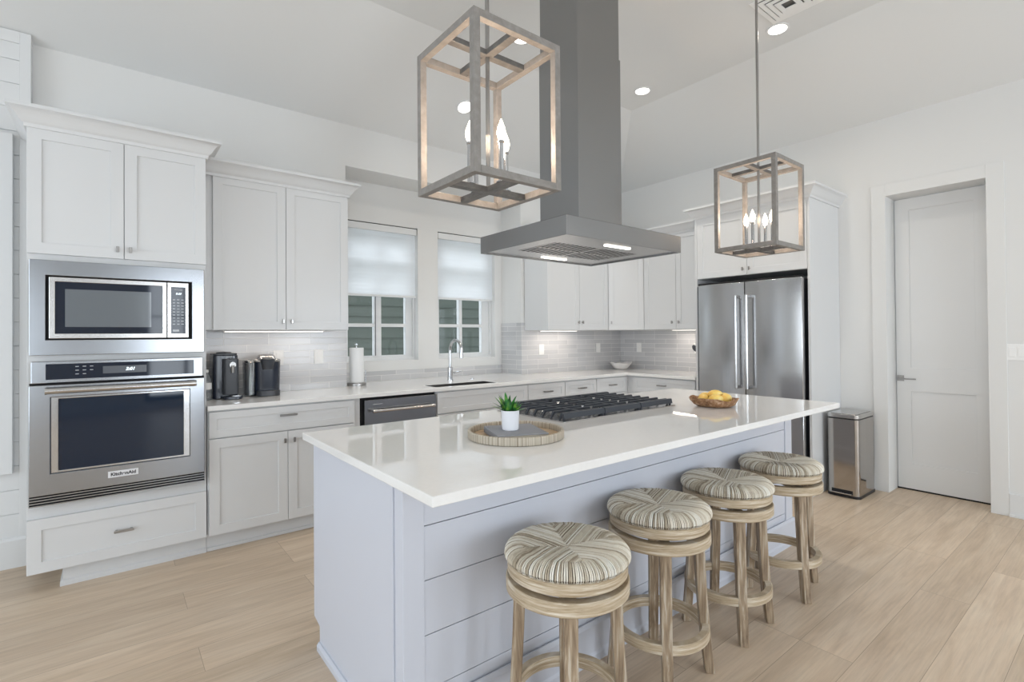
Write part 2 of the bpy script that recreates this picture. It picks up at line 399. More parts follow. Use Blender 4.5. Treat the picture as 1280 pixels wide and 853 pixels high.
# front wall and left wall with their windows
bm = nb()
us = sorted({XA-.2, XB+.3} | {q for w_ in FWIN for q in w_[:2]}); vs = sorted({-.05, 3.75} | {q for w_ in FWIN for q in w_[2:]})
slab(bm, xz, us, vs, lambda u, v: not any(a < u < b and c_ < v < d for a, b, c_, d in FWIN), YF-.15, YF)
struct('wall_front', bm, M['wall'])
bm = nb()
us = sorted({YF-.2, YW} | {q for w_ in LWIN for q in w_[:2]}); vs = sorted({-.05, 3.75} | {q for w_ in LWIN for q in w_[2:]})
slab(bm, yz, us, vs, lambda u, v: not any(a < u < b and c_ < v < d for a, b, c_, d in LWIN), XA-.15, XA)
struct('wall_left', bm, M['wall'])
wi = 3
def far_window(f, a0, a1, b0, b1, n):
    global wi
    bm = nb()
    for q0, q1, r0, r1 in ((a0, a0+.07, b0, b1), (a1-.07, a1, b0, b1), (a0+.07, a1-.07, b0, b0+.1), (a0+.07, a1-.07, b1-.07, b1)): fbox(bm, f, q0, q1, r0, r1, -.10, -.02)
    for k in range(1, n):
        x = a0+(a1-a0)*k/n; fbox(bm, f, x-.03, x+.03, b0+.1, b1-.07, -.09, -.03)
    for z in (b0+(b1-b0)*.36, b0+(b1-b0)*.68): fbox(bm, f, a0+.07, a1-.07, z-.012, z+.012, -.075, -.045)
    struct('window_%d' % wi, bm, M['darkgrey']); wi += 1
ff = F((0, YF, 0), (1, 0, 0), (0, 1, 0)); fl = F((XA, 0, 0), (0, 1, 0), (1, 0, 0))
for a, b, c_, d in FWIN: far_window(ff, a, b, c_, d, 3)
for a, b, c_, d in LWIN: far_window(fl, a, b, c_, d, 3)

# ---- the two kitchen windows
YG = 4.69
def kwin(n, x0, x1, cols, mid):
    z0, z1 = WZ
    bm = nb(); fr = struct('window_%d' % n, slab(bm, xz, [x0, cols[0][0], cols[0][1], cols[1][0], cols[1][1], x1], [z0, 1.150, 1.429, 1.461, 1.78, 1.81, 2.1, 2.13, 2.37, z1],
        lambda u, v: not ((cols[0][0] < u < cols[0][1] or cols[1][0] < u < cols[1][1]) and (1.150 < v < 1.429 or 1.461 < v < 1.78 or 1.81 < v < 2.1 or 2.13 < v < 2.37)), YG-.02, YG+.03), M['trim'])
    bm = nb()
    for q in ((x0, x0+.02), (x1-.02, x1)): box(bm, q[0], q[1], YG-.045, YG-.02, z0, z1)
    box(bm, x0+.02, x1-.02, YG-.045, YG-.02, z0, z0+.03)
    link('sash_rail', bm, M['trim'], fr, bevel=.002)
    bm = nb(); box(bm, x0+.01, x1-.01, YG+.003, YG+.007, z0+.01, z1-.01); link('glass', bm, M['glass'], fr)
    if mid:
        bm = nb(); box(bm, mid-.016, mid-.010, YG-.024, YG-.019, z0+.05, 1.78); link('sash_gap', bm, M['darkgrey'], fr)
kwin(1, W1[0], W1[1], ((1.735, 1.996), (2.067, 2.328)), 2.02)
kwin(2, W2[0], W2[1], ((2.712, 2.962), (2.998, 3.258)), None)
for n, (x0, x1) in enumerate((W1, W2)):
    t = thing('roller_shade', ('white fabric shade half lowered in the left kitchen window, above the paper towels', 'white fabric shade half lowered in the right kitchen window, above the faucet')[n], 'window shade', ((x0+x1)/2, 4.60, 1.72))
    bm = nb(); box(bm, x0+.008, x1-.008, 4.577, 4.635, 2.345, 2.408); link('headrail', bm, M['trim'], t, bevel=.004)
    bm = nb()
    # one layer of finely pleated fabric
    zs = [1.735+i*(2.345-1.735)/34 for i in range(35)]
    vf = [[bm.verts.new((x, 4.602+(.0015 if i % 2 else 0), z)) for x in (x0+.014, x1-.014)] for i, z in enumerate(zs)]
    for i in range(34): bm.faces.new((vf[i][0], vf[i][1], vf[i+1][1], vf[i+1][0]))
    link('shade_fabric', bm, M['shade'], t)
    bm = nb(); box(bm, x0+.012, x1-.012, 4.594, 4.616, 1.718, 1.738); link('bottom_rail', bm, M['trim'], t, bevel=.003)
    bm = nb(); box(bm, x0+.004, x1-.004, 4.580, 4.63, 2.408, 2.4135); link('shadow_gap', bm, M['dark'], t)  # solid dark strip standing in for the shadow above the headrail

# neighbouring house with clapboard siding outside the windows
bm = nb()
for i in range(28):
    z = -.5+i*.165
    v = [bm.verts.new(p) for p in ((-1, 7.4, z), (9, 7.4, z), (9, 7.415, z+.165), (-1, 7.415, z+.165), (-1, 7.5, z), (9, 7.5, z), (9, 7.5, z+.165), (-1, 7.5, z+.165))]
    for q in ((0, 1, 2, 3), (4, 7, 6, 5), (0, 4, 5, 1), (3, 2, 6, 7), (0, 3, 7, 4), (1, 5, 6, 2)): bm.faces.new([v[k] for k in q])
tag(link('house_siding', bm, M['siding']), 'green clapboard side of the neighbouring house seen through both kitchen windows', 'house wall')

# baseboards, casings, wainscot
BP = [(0, 0), (.016, 0), (.016, .13), (.010, .14), (0, .14)]
bm = nb(); sweep(bm, [(XB, 1.716), (XB, 1.485)], BP, 0); struct('baseboard_right', bm, M['trim'], .001)
bm = nb(); sweep(bm, [(-.36, 4.16), (XA, 4.16)][::-1], [(0, 0), (.02, 0), (.02, .16), (.012, .175), (0, .175)], 0)
bmesh.ops.transform(bm, matrix=Matrix.Identity(4), verts=bm.verts); struct('baseboard_back', bm, M['trim'], .001)
fB = F((XB, 0, 0), (0, 1, 0), (-1, 0, 0))
bm = nb()
for a0, a1 in ((DY1, DY1+.102), (DY0-.10, DY0)): fbox(bm, fB, a0, a1, 0, DZ+.1, 0, .012)
fbox(bm, fB, DY0, DY1, DZ, DZ+.1, 0, .012)
struct('trim_1', bm, M['wall'], .002)
bm = nb()   # wainscot to the right of the door: bottom rail, panel, cap
fbox(bm, fB, -3, DY0-.10, 0, .165, 0, .014)
fbox(bm, fB, -3, DY0-.10, .0, .02, .014, .026)
struct('trim_2', bm, M['trim'], .002)
# door in its deep jamb
fD = F((5.31, 0, 0), (0, 1, 0), (-1, 0, 0))
bm = nb()
def panel2(bm, f, a0, a1, b0, b1, holes, t, rec, d0):
    us = sorted({a0, a1} | {q for h in holes for q in h[:2]}); vs = sorted({b0, b1} | {q for h in holes for q in h[2:]})
    slab(bm, lambda u, v, w: f(u, v, w), us, vs, lambda u, v: not any(h[0] < u < h[1] and h[2] < v < h[3] for h in holes), d0, d0+t)
    for h in holes: fbox(bm, f, h[0]-.003, h[1]+.003, h[2]-.003, h[3]+.003, d0+.002, d0+t-rec)
panel2(bm, fD, DY0+.006, DY1-.006, .012, DZ-.006, [(DY0+.105, DY1-.105, .228, .836), (DY0+.105, DY1-.105, 1.035, 2.372)], .035, .010, -.035)
dr = struct('door_1', bm, M['door'], .0015)
bm = nb(); fbox(bm, fD, 1.325, 1.372, .92, .968, 0, .008); link('door_handle', bm, M['nickel'], dr, bevel=.002)
bm = nb(); fbox(bm, fD, 1.338, 1.358, .934, .950, .008, .045); fbox(bm, fD, 1.235, 1.360, .936, .948, .038, .047); link('lever', bm, M['nickel'], dr, bevel=.002)
bm = nb(); fbox(bm, fD, DY0+.002, DY1-.002, 0, .012, -.03, .0); link('gap_under_door', bm, M['dark'], dr)
# shiplap lining to the left of the tall cabinet and the flat panel on it
XS = -.375
bm = nb(); box(bm, XA, XS, 4.165, YA, 0, 3.15)
z = .03
while z < 3.0:
    box(bm, XA, XS-.05, 4.158, 4.165, z, z+.137); z += .141
box(bm, XS-.05, XS, 4.150, 4.165, 0, 3.16); box(bm, XA, XS-.05, 4.150, 4.165, 3.09, 3.16)
struct('trim_3', bm, M['trim'], .0015)
bm = nb(); box(bm, -1.6, -.450, 4.118, 4.150, .555, 2.54); struct('trim_4', bm, M['trim'], .002)

# backsplash
bm = nb(); box(bm, .462, XR0, YA-.008, YA, .914, 1.395)
box(bm, XR1, XB-.008, YA-.008, YA, .914, 1.472); struct('wall_backsplash', bm, M['tile'])
bm = nb(); box(bm, XR0, XR1-.008, YW-.008, YW, .914, 1.006); struct('wall_backsplash_window', bm, M['tile'])
bm = nb(); box(bm, XR1-.008, XR1, YA-.008, YW, .914, 1.472); struct('wall_backsplash_bay', bm, M['tile_side'])
bm = nb(); box(bm, XB-.008, XB, 2.775, YA-.008, .914, 1.472); struct('wall_backsplash_right', bm, M['tile_side'])

# ------------------------------------------------------------------ cabinets
CROWN = [(0, -.012), (.010, -.012), (.012, .006), (.020, .012), (.028, .020), (.036, .036), (.050, .056), (.066, .068), (.074, .072), (.074, .090), (0, .090)]
def knob(f, a, b, d, parent, vertical=True):
    bm = nb(); w_, h_ = (.007, .016) if vertical else (.016, .007)
    cyl(bm, f(a, b, d), f(a, b, d+.018), .005, .005, 10); fbox(bm, f, a-w_, a+w_, b-h_, b+h_, d+.017, d+.027)
    return link('knob', bm, M['nickel'], parent, bevel=.0015)
def pull(f, a, b, d, parent, half=.055, name='handle'):
    bm = nb()
    for s_ in (-1, 1): fbox(bm, f, a+s_*(half-.012)-.006, a+s_*(half-.012)+.006, b-.006, b+.006, d, d+.026)
    fbox(bm, f, a-half, a+half, b-.007, b+.007, d+.020, d+.030)
    return link(name, bm, M['nickel'], parent, bevel=.002)
def door(f, a0, a1, b0, b1, parent, kn=None, name='door', pl=None, rail=.058):
    bm = nb(); shaker(bm, f, a0, a1, b0, b1, .02, rail, .0075, 0)
    o = link(name, bm, M['cab'], parent, bevel=.0012)
    if kn: knob(f, kn[0], kn[1], .02, o)
    if pl: pull(f, pl[0], pl[1], .02, o)
    return o
G = .0016
YT, YC, YU = 3.6235, 3.6041, 3.8474
fT = F((0, YT+.02, 0), (1, 0, 0), (0, -1, 0))      # carcass face, doors stand .02 proud
# tall oven cabinet
t = thing('oven_cabinet', 'tall white shaker cabinet holding the microwave and wall oven', 'cabinet', (.06, 3.93, 0))
x0, x1 = -.344, .462
OV = (-.333, .447, .463, 1.218); MW = (-.333, .447, 1.250, 1.752)
bm = nb()
slab(bm, xz, [x0, -.300, .420, x1], [.11, .49, 1.19, 1.28, 1.72, 2.46], lambda u, v: not (-.300 < u < .420 and (.49 < v < 1.19 or 1.28 < v < 1.72)), YT+.02, YT+.06)
for q in ((x0, -.336), (.450, x1)): box(bm, q[0], q[1], YT+.06, YA-.02, .11, 2.46)
for q in ((.11, .13), (.43, .45), (1.222, 1.242), (1.757, 1.777), (2.44, 2.46)): box(bm, -.336, .450, YT+.06, YA-.02, q[0], q[1])
box(bm, x0, x1, YA-.02, YA-.002, .11, 2.46)
link('body', bm, M['cab'], t, bevel=.0015)
bm = nb(); box(bm, -.205, x1+.003, 3.683, YA-.002, 0, .11); link('toe_kick', bm, M['cab'], t)
bm = nb(); sweep(bm, [(-.205, YA-.01), (-.205, 3.683), (x1+.003, 3.683)][::-1], [(0, 0), (-.012, 0), (-.012, .022), (-.004, .03), (0, .03)], 0); link('shoe_moulding', bm, M['cab'], t)
door(fT, x0, .0590-G, 1.787, 2.448, t, (.030, 1.838)); door(fT, .0590+G, x1-.002, 1.787, 2.448, t, (.088, 1.838))
d_ = door(fT, x0, x1-.002, .110, .392, t, name='drawer'); pull(fT, .057, .256, .02, d_, .045)
bm = nb(); sweep(bm, [(x0, 4.148), (x0, YT), (x1, YT), (x1, YA)][::-1], [(-o, z) for o, z in CROWN], 2.455); link('crown_moulding', bm, M['cab'], t, smooth=True)

# wall oven
fO = F((0, 3.612, 0), (1, 0, 0), (0, -1, 0))
t = thing('built_in_oven', 'stainless steel built-in wall oven below the microwave', 'oven', (.057, 3.62, .463))
bm = nb(); box(bm, -.29, .41, 3.62, 4.15, .50, 1.18); link('oven_body', bm, M['dark'], t)
bm = nb(); fbox(bm, fO, OV[0]+.008, OV[1]-.008, 1.104, OV[3], -.012, .020); link('control_panel_frame', bm, M['steel'], t, bevel=.003)
bm = nb(); fbox(bm, fO, -.268, .392, 1.122, 1.204, .020, .023); cp = link('control_panel', bm, M['blackgloss'], t)
bm = nb(); fbox(bm, fO, -.035, .160, 1.144, 1.184, .023, .0238); link('display', bm, M['display'], cp)
text('clock_digits', '2:01', .024, fO, .085, 1.165, .0242, M['digits'], cp, .3, .0008)
bm = nb()
for i in range(3):
    for j in range(3):
        if i == 2 and j == 2: continue
        fbox(bm, fO, -.150+i*.030, -.136+i*.030, 1.186-j*.020, 1.189-j*.020, .023, .0236)
link('touch_keys', bm, M['print'], cp)
bm = nb(); fbox(bm, fO, OV[0], OV[1], 1.094, 1.104, -.012, .0); link('gap', bm, M['dark'], t)
# door: steel frame with recessed glass
bm = nb(); H = (-.250, .372, .628, 1.030)
slab(bm, lambda u, v, w: fO(u, v, w), [OV[0], H[0], H[1], OV[1]], [.520, H[2], H[3], 1.094], lambda u, v: not (H[0] < u < H[1] and H[2] < v < H[3]), -.012, .024)
dr = link('oven_door', bm, M['steel'], t, bevel=.003)
bm = nb(); I = (-.218, .340, .640, 1.018)
slab(bm, lambda u, v, w: fO(u, v, w), [H[0], I[0], I[1], H[1]], [H[2], I[2], I[3], H[3]], lambda u, v: not (I[0] < u < I[1] and I[2] < v < I[3]), -.010, .010)
link('window_bezel', bm, M['chrome'], dr, bevel=.003)
bm = nb(); fbox(bm, fO, I[0], I[1], I[2], I[3], -.010, .004); gl = link('oven_window', bm, M['ovenglass'], dr)
bm = nb(); cyl(bm, fO(-.268, 1.066, .060), fO(.400, 1.066, .060), .0165, .0165, 20)
for a in (-.250, .382): cyl(bm, fO(a, 1.066, .02), fO(a, 1.066, .060), .010, .010, 12); cyl(bm, fO(a-.018, 1.066, .060), fO(a-.010 if a < 0 else a+.018, 1.066, .060), .0180, .0180, 20)
link('handle', bm, M['steel_soft'], dr, smooth=True)
bm = nb(); fbox(bm, fO, -.014, .122, .565, .600, .024, .027); bd = link('badge', bm, M['badge'], dr, bevel=.001)
text('lettering', 'KitchenAid', .025, fO, .054, .5825, .0275, M['badge_ink'], bd, 0, .0009)
bm = nb()
for i in range(4): fbox(bm, fO, OV[0], OV[1], .466+i*.014, .472+i*.014, -.01, .022)
link('vent_louvre', bm, M['steel'], t)
bm = nb(); fbox(bm, fO, OV[0], OV[1], .463, .520, -.012, .004); link('vent_recess', bm, M['dark'], t)

# microwave
t = thing('microwave', 'stainless steel built-in microwave in a wide trim frame above the oven', 'microwave', (.057, 3.62, 1.25))
bm = nb(); Hm = (-.270, .384, 1.330, 1.672)
slab(bm, lambda u, v, w: fO(u, v, w), [MW[0], Hm[0], Hm[1], MW[1]], [MW[2], Hm[2], Hm[3], MW[3]], lambda u, v: not (Hm[0] < u < Hm[1] and Hm[2] < v < Hm[3]), -.012, .012)
link('trim_frame', bm, M['steel'], t, bevel=.002)
bm = nb(); box(bm, Hm[0]+.001, Hm[1]-.001, 3.620, 4.1, Hm[2]+.001, Hm[3]-.001); link('body', bm, M['dark'], t)
bm = nb(); J = (-.232, .236, 1.364, 1.640)
slab(bm, lambda u, v, w: fO(u, v, w), [-.256, J[0], J[1], .257], [1.338, J[2], J[3], 1.664], lambda u, v: not (J[0] < u < J[1] and J[2] < v < J[3]), -.008, .018)
dr = link('door', bm, M['steel_soft'], t, bevel=.002)
bm = nb(); fbox(bm, fO, J[0], J[1], J[2], J[3], -.008, .014); gl = link('glass', bm, M['blackgloss'], dr)
bm = nb(); fbox(bm, fO, -.192, .183, 1.400, 1.602, .014, .0146); link('window_screen', bm, M['mwmesh'], gl)
bm = nb(); fbox(bm, fO, .260, .366, 1.338, 1.664, -.008, .018); cp = link('control_frame', bm, M['steel_soft'], t, bevel=.002)
bm = nb(); fbox(bm, fO, .278, .350, 1.362, 1.638, .018, .0195); kp = link('keypad', bm, M['blackgloss'], cp)
text('lettering', 'KitchenAid', .0085, fO, .314, 1.622, .0199, M['print'], kp, 0, .0002)
text('clock_digits', '8:00', .016, fO, .314, 1.598, .0199, M['digits'], kp, .3, .0003)
bm = nb()
for i in range(3):
    for j in range(9): fbox(bm, fO, .286+i*.021, .299+i*.021, 1.560-j*.018, 1.565-j*.018, .0195, .0199)
link('touch_keys', bm, M['print'], kp)
bm = nb(); fbox(bm, fO, .286, .318, 1.374, 1.386, .0195, .0199); link('start_key', bm, M['print'], kp)

# left base cabinet
def base_body(t, x0, x1, z0=.11):
    bm = nb(); box(bm, x0, x1, YT+.02, YA-.002, z0, .884); return link('body', bm, M['cab'], t, bevel=.001)
def kick(t, x0, x1):
    bm = nb(); box(bm, x0, x1, YT+.062, YA-.01, 0, .11); link('toe_kick', bm, M['cab'], t)
    bm = nb(); box(bm, x0, x1, YT+.050, YT+.062, 0, .022); link('shoe_moulding', bm, M['cab'], t, bevel=.003)
t = thing('base_cabinet', 'white base cabinet under the coffee makers, one wide drawer over two doors', 'cabinet', (.93, 3.9, 0))
base_body(t, .467, 1.441); kick(t, .467, 1.441)
door(fT, .474, 1.396, .711, .872, t, None, 'drawer', (.935, .815), .045)
door(fT, .474, .9345-G, .110, .704, t, (.912, .645)); door(fT, .9345+G, 1.396, .110, .704, t, (.972, .645))
# dishwasher
t = thing('dishwasher', 'stainless steel dishwasher front with bar handle left of the sink cabinet', 'dishwasher', (1.76, 3.9, 0))
bm = nb(); box(bm, 1.443, 2.078, YT+.04, YA-.01, .0, .883); link('body', bm, M['dark'], t)
bm = nb(); fbox(bm, F((0, YT+.02, 0), (1, 0, 0), (0, -1, 0)), 1.470, 2.072, .11, .862, -.02, .022); dr = link('front_panel', bm, M['steel'], t, bevel=.003)
fd = F((0, YT, 0), (1, 0, 0), (0, -1, 0))
bm = nb(); cyl(bm, fd(1.515, .782, .046), fd(2.040, .782, .046), .0105, .0105, 18)
for a in (1.532, 2.024): cyl(bm, fd(a, .782, 0), fd(a, .782, .046), .009, .009, 12); cyl(bm, fd(a-.016, .782, .046), fd(a+.016, .782, .046), .0125, .0125, 18)
link('handle', bm, M['steel_soft'], dr, smooth=True)
bm = nb(); fbox(bm, fd, 1.535, 1.610, .826, .829, .002, .0026); link('brand_line', bm, M['print'], dr)
# sink base
t = thing('sink_cabinet', 'white base cabinet under the sink with a wide blank drawer front', 'cabinet', (2.56, 3.9, 0))
bm = nb(); box(bm, 2.080, 3.050, YT+.02, YT+.045, .11, .884); box(bm, 2.080, 2.098, YT+.045, YA-.002, .11, .884); box(bm, 3.032, 3.050, YT+.045, YA-.002, .11, .884); box(bm, 2.098, 3.032, YT+.045, YA-.002, .11, .13)
link('body', bm, M['cab'], t); kick(t, 2.080, 3.050)
door(fT, 2.086, 3.046, .700, .872, t, None, 'drawer_front', None, .045)
door(fT, 2.086, 2.566-G, .110, .692, t, (2.54, .64)); door(fT, 2.566+G, 3.046, .110, .692, t, (2.59, .64))
# drawer stacks
labs = ['white drawer cabinet right of the sink cabinet, first of three narrow ones', 'white drawer cabinet in the middle of the three narrow ones on the window wall', 'white drawer cabinet nearest the inner corner on the window wall']
for i, (a, b) in enumerate(((3.052, 3.529), (3.531, 3.989), (3.991, 4.470))):
    t = thing('drawer_cabinet', labs[i], 'cabinet', ((a+b)/2, 3.9, 0))
    base_body(t, a, b); kick(t, a, b)
    for z0, z1 in ((.711, .872), (.420, .704), (.110, .413)): door(fT, a+.003, b-.003, z0, z1, t, None, 'drawer', ((a+b)/2, (z0+z1)/2 if z1 < .8 else .795), .045)
# corner base (blind) and right-wall base
XF = 4.4985
t = thing('corner_cabinet', 'white filler corner between the two runs of base cabinets', 'cabinet', (4.8, 3.9, 0))
bm = nb(); box(bm, 4.472, XB-.002, YT+.021, YA-.002, .0, .884); box(bm, XF+.021, XB-.002, 3.563, YT+.021, .0, .884); link('body', bm, M['cab'], t, bevel=.001)
fR = F((XF+.02, 0, 0), (0, 1, 0), (-1, 0, 0))
t = thing('base_cabinet', 'white base cabinet beside the refrigerator with one drawer over doors', 'cabinet', (4.8, 3.17, 0))
bm = nb(); box(bm, XF+.02, XB-.002, 2.778, 3.561, .11, .884); link('body', bm, M['cab'], t, bevel=.001)
bm = nb(); box(bm, XF+.082, XB-.01, 2.778, 3.561, 0, .11); link('toe_kick', bm, M['cab'], t)
door(fR, 2.800, 3.556, .711, .872, t, None, 'drawer', (3.175, .80), .045)
door(fR, 2.800, 3.178-G, .110, .704, t, (3.15, .64)); door(fR, 3.178+G, 3.556, .110, .704, t, (3.205, .64))

# wall countertop with sink cut-out
SX0, SX1, SY0, SY1 = 2.10, 2.73, 3.665, 3.885
bm = nb()
def ct(u, v):
    if SX0 < u < SX1 and SY0 < v < SY1: return False
    if v > YA: return XR0 < u < XR1
    if u < 4.47: return v > YC
    return v > 2.777
slab(bm, lambda u, v, w: (u, v, w), [.464, XR0, SX0, SX1, XR1-.001, 4.47, XB-.001], [2.777, YC, SY0, SY1, YA-.0085, YA+.001, YW-.009], lambda u, v: ct(u, v if v < YA-.005 else YA+.1), .884, .914)
tag(link('countertop', bm, M['quartz'], bevel=.003), 'white quartz countertop running along the window wall and round the corner', 'countertop')
t = thing('kitchen_sink', 'undermounted stainless steel sink basin below the faucet', 'sink', ((SX0+SX1)/2, (SY0+SY1)/2, .66))
bm = nb()
slab(bm, lambda u, v, w: (u, v, w), [SX0+.001, SX0+.005, SX1-.005, SX1-.001], [SY0+.001, SY0+.005, SY1-.005, SY1-.001], lambda u, v: not (SX0+.005 < u < SX1-.005 and SY0+.005 < v < SY1-.005), .668, .9125)
box(bm, SX0+.001, SX1-.001, SY0+.001, SY1-.001, .66, .668); link('basin', bm, M['basin'], t, bevel=.002)
bm = nb(); lathe(bm, ((SX0+SX1)/2, (SY0+SY1)/2, .668), [(0, 0), (.045, 0), (.045, .003), (.03, .004), (0, .002)], 24); link('drain', bm, M['chrome'], t)
# faucet
fx, fy = 2.51, 4.121
t = thing('faucet', 'chrome pull-down gooseneck faucet behind the sink', 'faucet', (fx, fy, .914))
bm = nb(); lathe(bm, (fx, fy, .914), [(0, 0), (.030, 0), (.030, .006), (.025, .010), (.0245, .125), (.017, .128), (0, .128)], 28); link('base', bm, M['chrome'], t, smooth=True)
bm = nb(); pts = [(fx, fy, 1.03), (fx, fy, 1.12), (fx, fy, 1.20)]
for k in range(0, 13):
    a = PI*k/12*.93; pts.append((fx, fy-.10+.10*math.cos(a), 1.20+.095*math.sin(a)))
tube(bm, pts, .0135, 14); link('spout', bm, M['chrome'], t, smooth=True)
bm = nb(); e = Vector(pts[-1]); e2 = e+Vector((0, .004, -.02)); tube(bm, [e+Vector((0, -.002, .008)), e+Vector((0, 0, -.02)), e+Vector((0, .003, -.085)), e+Vector((0, .003, -.09))], [.0145, .0155, .0175, .013], 16)
box(bm, fx-.006, fx+.006, e.y+.010, e.y+.022, e.z-.06, e.z-.02); link('spray_head', bm, M['chrome'], t, smooth=True)
bm = nb(); cyl(bm, (fx+.02, fy, .985), (fx+.062, fy-.004, .985), .011, .013, 14); tube(bm, [(fx+.055, fy-.004, .990), (fx+.085, fy-.02, .994), (fx+.118, fy-.03, 1.0)], [.006, .005, .004], 8)
link('lever', bm, M['chrome'], t, smooth=True)
bm = nb(); lathe(bm, (2.755, 4.12, .914), [(0, 0), (.022, 0), (.022, .004), (.012, .006), (.012, .010), (0, .011)], 20)
tag(link('air_switch', bm, M['chrome'], smooth=True), 'small chrome disposal button on the counter right of the faucet', 'button')

# upper cabinets
def upper(name, label, f, a0, a1, ds, z0, z1, body_pts, crown_path, loc, kz, rev=False):
    t = thing(name, label, 'cabinet', loc)
    bm = nb(); prism(bm, body_pts, z0, z1+.006); link('body', bm, M['cab'], t, bevel=.001)
    for d0, d1, k in ds: door(f, d0+G, d1-G, z0, z1-.004, t, (k, kz) if k else None)
    if crown_path:
        bm = nb(); sweep(bm, crown_path[::-1], [(-o, z) for o, z in CROWN], z1-.004); link('crown_moulding', bm, M['cab'], t, smooth=True)
    return t
fU = F((0, YU+.02, 0), (1, 0, 0), (0, -1, 0)); ZU0, ZU1 = 1.388, 2.424
u0, u1 = .500, 1.436
upper('upper_cabinet', 'white double-door wall cabinet above the coffee makers', fU, u0, u1, ((.527, .984, .961), (.984, u1, 1.019)), ZU0, ZU1,
      [(x1+.004, YU+.02), (u1, YU+.02), (u1, YA-.009), (x1+.004, YA-.009)], [(x1+.004, YU), (u1, YU), (u1, YA)], (.97, 4.04, ZU0), 1.449)
UR = 3.508
t = upper('upper_cabinet', 'white double-door wall cabinet right of the windows, left of the corner cabinet', fU, UR, 4.444, ((UR, 3.976, 3.952), (3.976, 4.442, 4.012)), ZU0, ZU1,
      [(UR, YU+.02), (4.442, YU+.02), (4.442, YA-.009), (UR, YA-.009)], [(UR, YA), (UR, YU), (4.444, YU)], (3.97, 4.04, ZU0), 1.472)
xc = XB-.36
d1_, d2_ = Vector((4.446, YU+.008, 0)), Vector((xc+.008, 3.583, 0)); dd = (d2_-d1_); ln = dd.length
nrm = Vector((dd.y, -dd.x, 0)).normalized()
if nrm.x > 0: nrm = -nrm
fdg = F(d1_-nrm*.012, dd, nrm)
upper('upper_corner_cabinet', 'white diagonal wall cabinet filling the inner corner, single door', fdg, 0, ln, ((.004, ln-.004, .035),), ZU0, ZU1,
      [(4.446, YU+.02), (xc+.02, 3.585), (XB-.009, 3.585), (XB-.009, YA-.009), (4.446, YA-.009)], [(4.444, YU), (xc, 3.583)], (4.9, 4.0, ZU0), 1.472)
fV = F((xc+.02, 0, 0), (0, 1, 0), (-1, 0, 0))
upper('upper_cabinet', 'white double-door wall cabinet between the corner and the refrigerator', fV, 2.775, 3.58, ((3.165, 3.578, 3.206), (2.777, 3.165, 3.125)), ZU0, ZU1,
      [(xc+.02, 2.777), (XB-.009, 2.777), (XB-.009, 3.582), (xc+.02, 3.582)], [(xc, 3.583), (xc, 2.777)], (4.92, 3.18, ZU0), 1.464)
# refrigerator cabinet with side panels
XFF = 4.48
t = thing('refrigerator_cabinet', 'deep white cabinet and side panels around the refrigerator', 'cabinet', (4.8, 2.25, 0))
bm = nb(); box(bm, XFF, XB-.002, 1.734, 1.754, 0, 2.455); link('side_panel', bm, M['cab'], t, bevel=.0015)
bm = nb(); box(bm, XFF, XB-.002, 2.752, 2.775, 0, 2.455); link('side_panel', bm, M['cab'], t, bevel=.0015)
bm = nb(); box(bm, XFF+.022, XB-.002, 1.754, 2.752, 1.866, 2.455); link('body', bm, M['cab'], t)
bm = nb(); box(bm, XFF+.002, XFF+.022, 1.754, 2.752, 2.436, 2.455); link('top_rail', bm, M['cab'], t)
fF = F((XFF+.022, 0, 0), (0, 1, 0), (-1, 0, 0))
door(fF, 1.757, 2.262-G, 1.868, 2.436, t, (2.232, 1.92)); door(fF, 2.262+G, 2.750, 1.868, 2.436, t, (2.292, 1.92))
bm = nb(); sweep(bm, [(XB, 1.734), (XFF, 1.734), (XFF, 2.775), (XB-.35, 2.775)], [(-o, z) for o, z in CROWN], 2.462)
bmesh.ops.recalc_face_normals(bm, faces=bm.faces)
link('crown_moulding', bm, M['cab'], t, smooth=True)

# refrigerator
t = thing('refrigerator', 'stainless steel french-door refrigerator between white panels', 'refrigerator', (4.8, 2.25, 0))
XR = 4.395
bm = nb(); box(bm, XR+.062, XB-.02, 1.785, 2.738, .02, 1.790); link('body', bm, M['darkgrey'], t, bevel=.003)
def curved_door(name, y0, y1, z0, z1):
    # gently bowed front plate
    bm = nb(); n = 14; pts = []
    for i in range(n+1):
        s_ = i/n; y = y0+(y1-y0)*s_; pts.append((XR+.014*(2*s_-1)**2, y))
    pts += [(XR+.060, y1), (XR+.060, y0)]
    prism(bm, pts, z0, z1); return link(name, bm, M['steel_v'], t, smooth=True, bevel=.004)
def fhandle(d, y, z0, z1, horiz=False):
    bm = nb()
    if not horiz:
        tube(bm, [(XR-.052, y, z0), (XR-.052, y, z1)], .0135, 16)
        for z in (z0+.012, z1-.012): box(bm, XR-.056, XR+.006, y-.011, y+.011, z-.014, z+.014)
    else:
        tube(bm, [(XR-.052, z0, y), (XR-.052, z1, y)], .0135, 16)
        for z in (z0+.012, z1-.012): box(bm, XR-.056, XR+.006, z-.014, z+.014, y-.011, y+.011)
    link('handle', bm, M['steel_v'], d, smooth=True, bevel=.003)
yl = 2.247
d_ = curved_door('door', yl+.003, 2.700, .745, 1.795); fhandle(d_, yl+.052, .85, 1.675)
d_ = curved_door('door', 1.770, yl-.003, .745, 1.795); fhandle(d_, yl-.045, .85, 1.675)
d_ = curved_door('freezer_drawer', 1.770, 2.700, .08, .735); fhandle(d_, .655, 1.85, 2.60, True)
bm = nb(); box(bm, XR+.05, XR+.09, 1.79, 2.72, 1.797, 1.815); link('hinge_cover', bm, M['dark'], t)

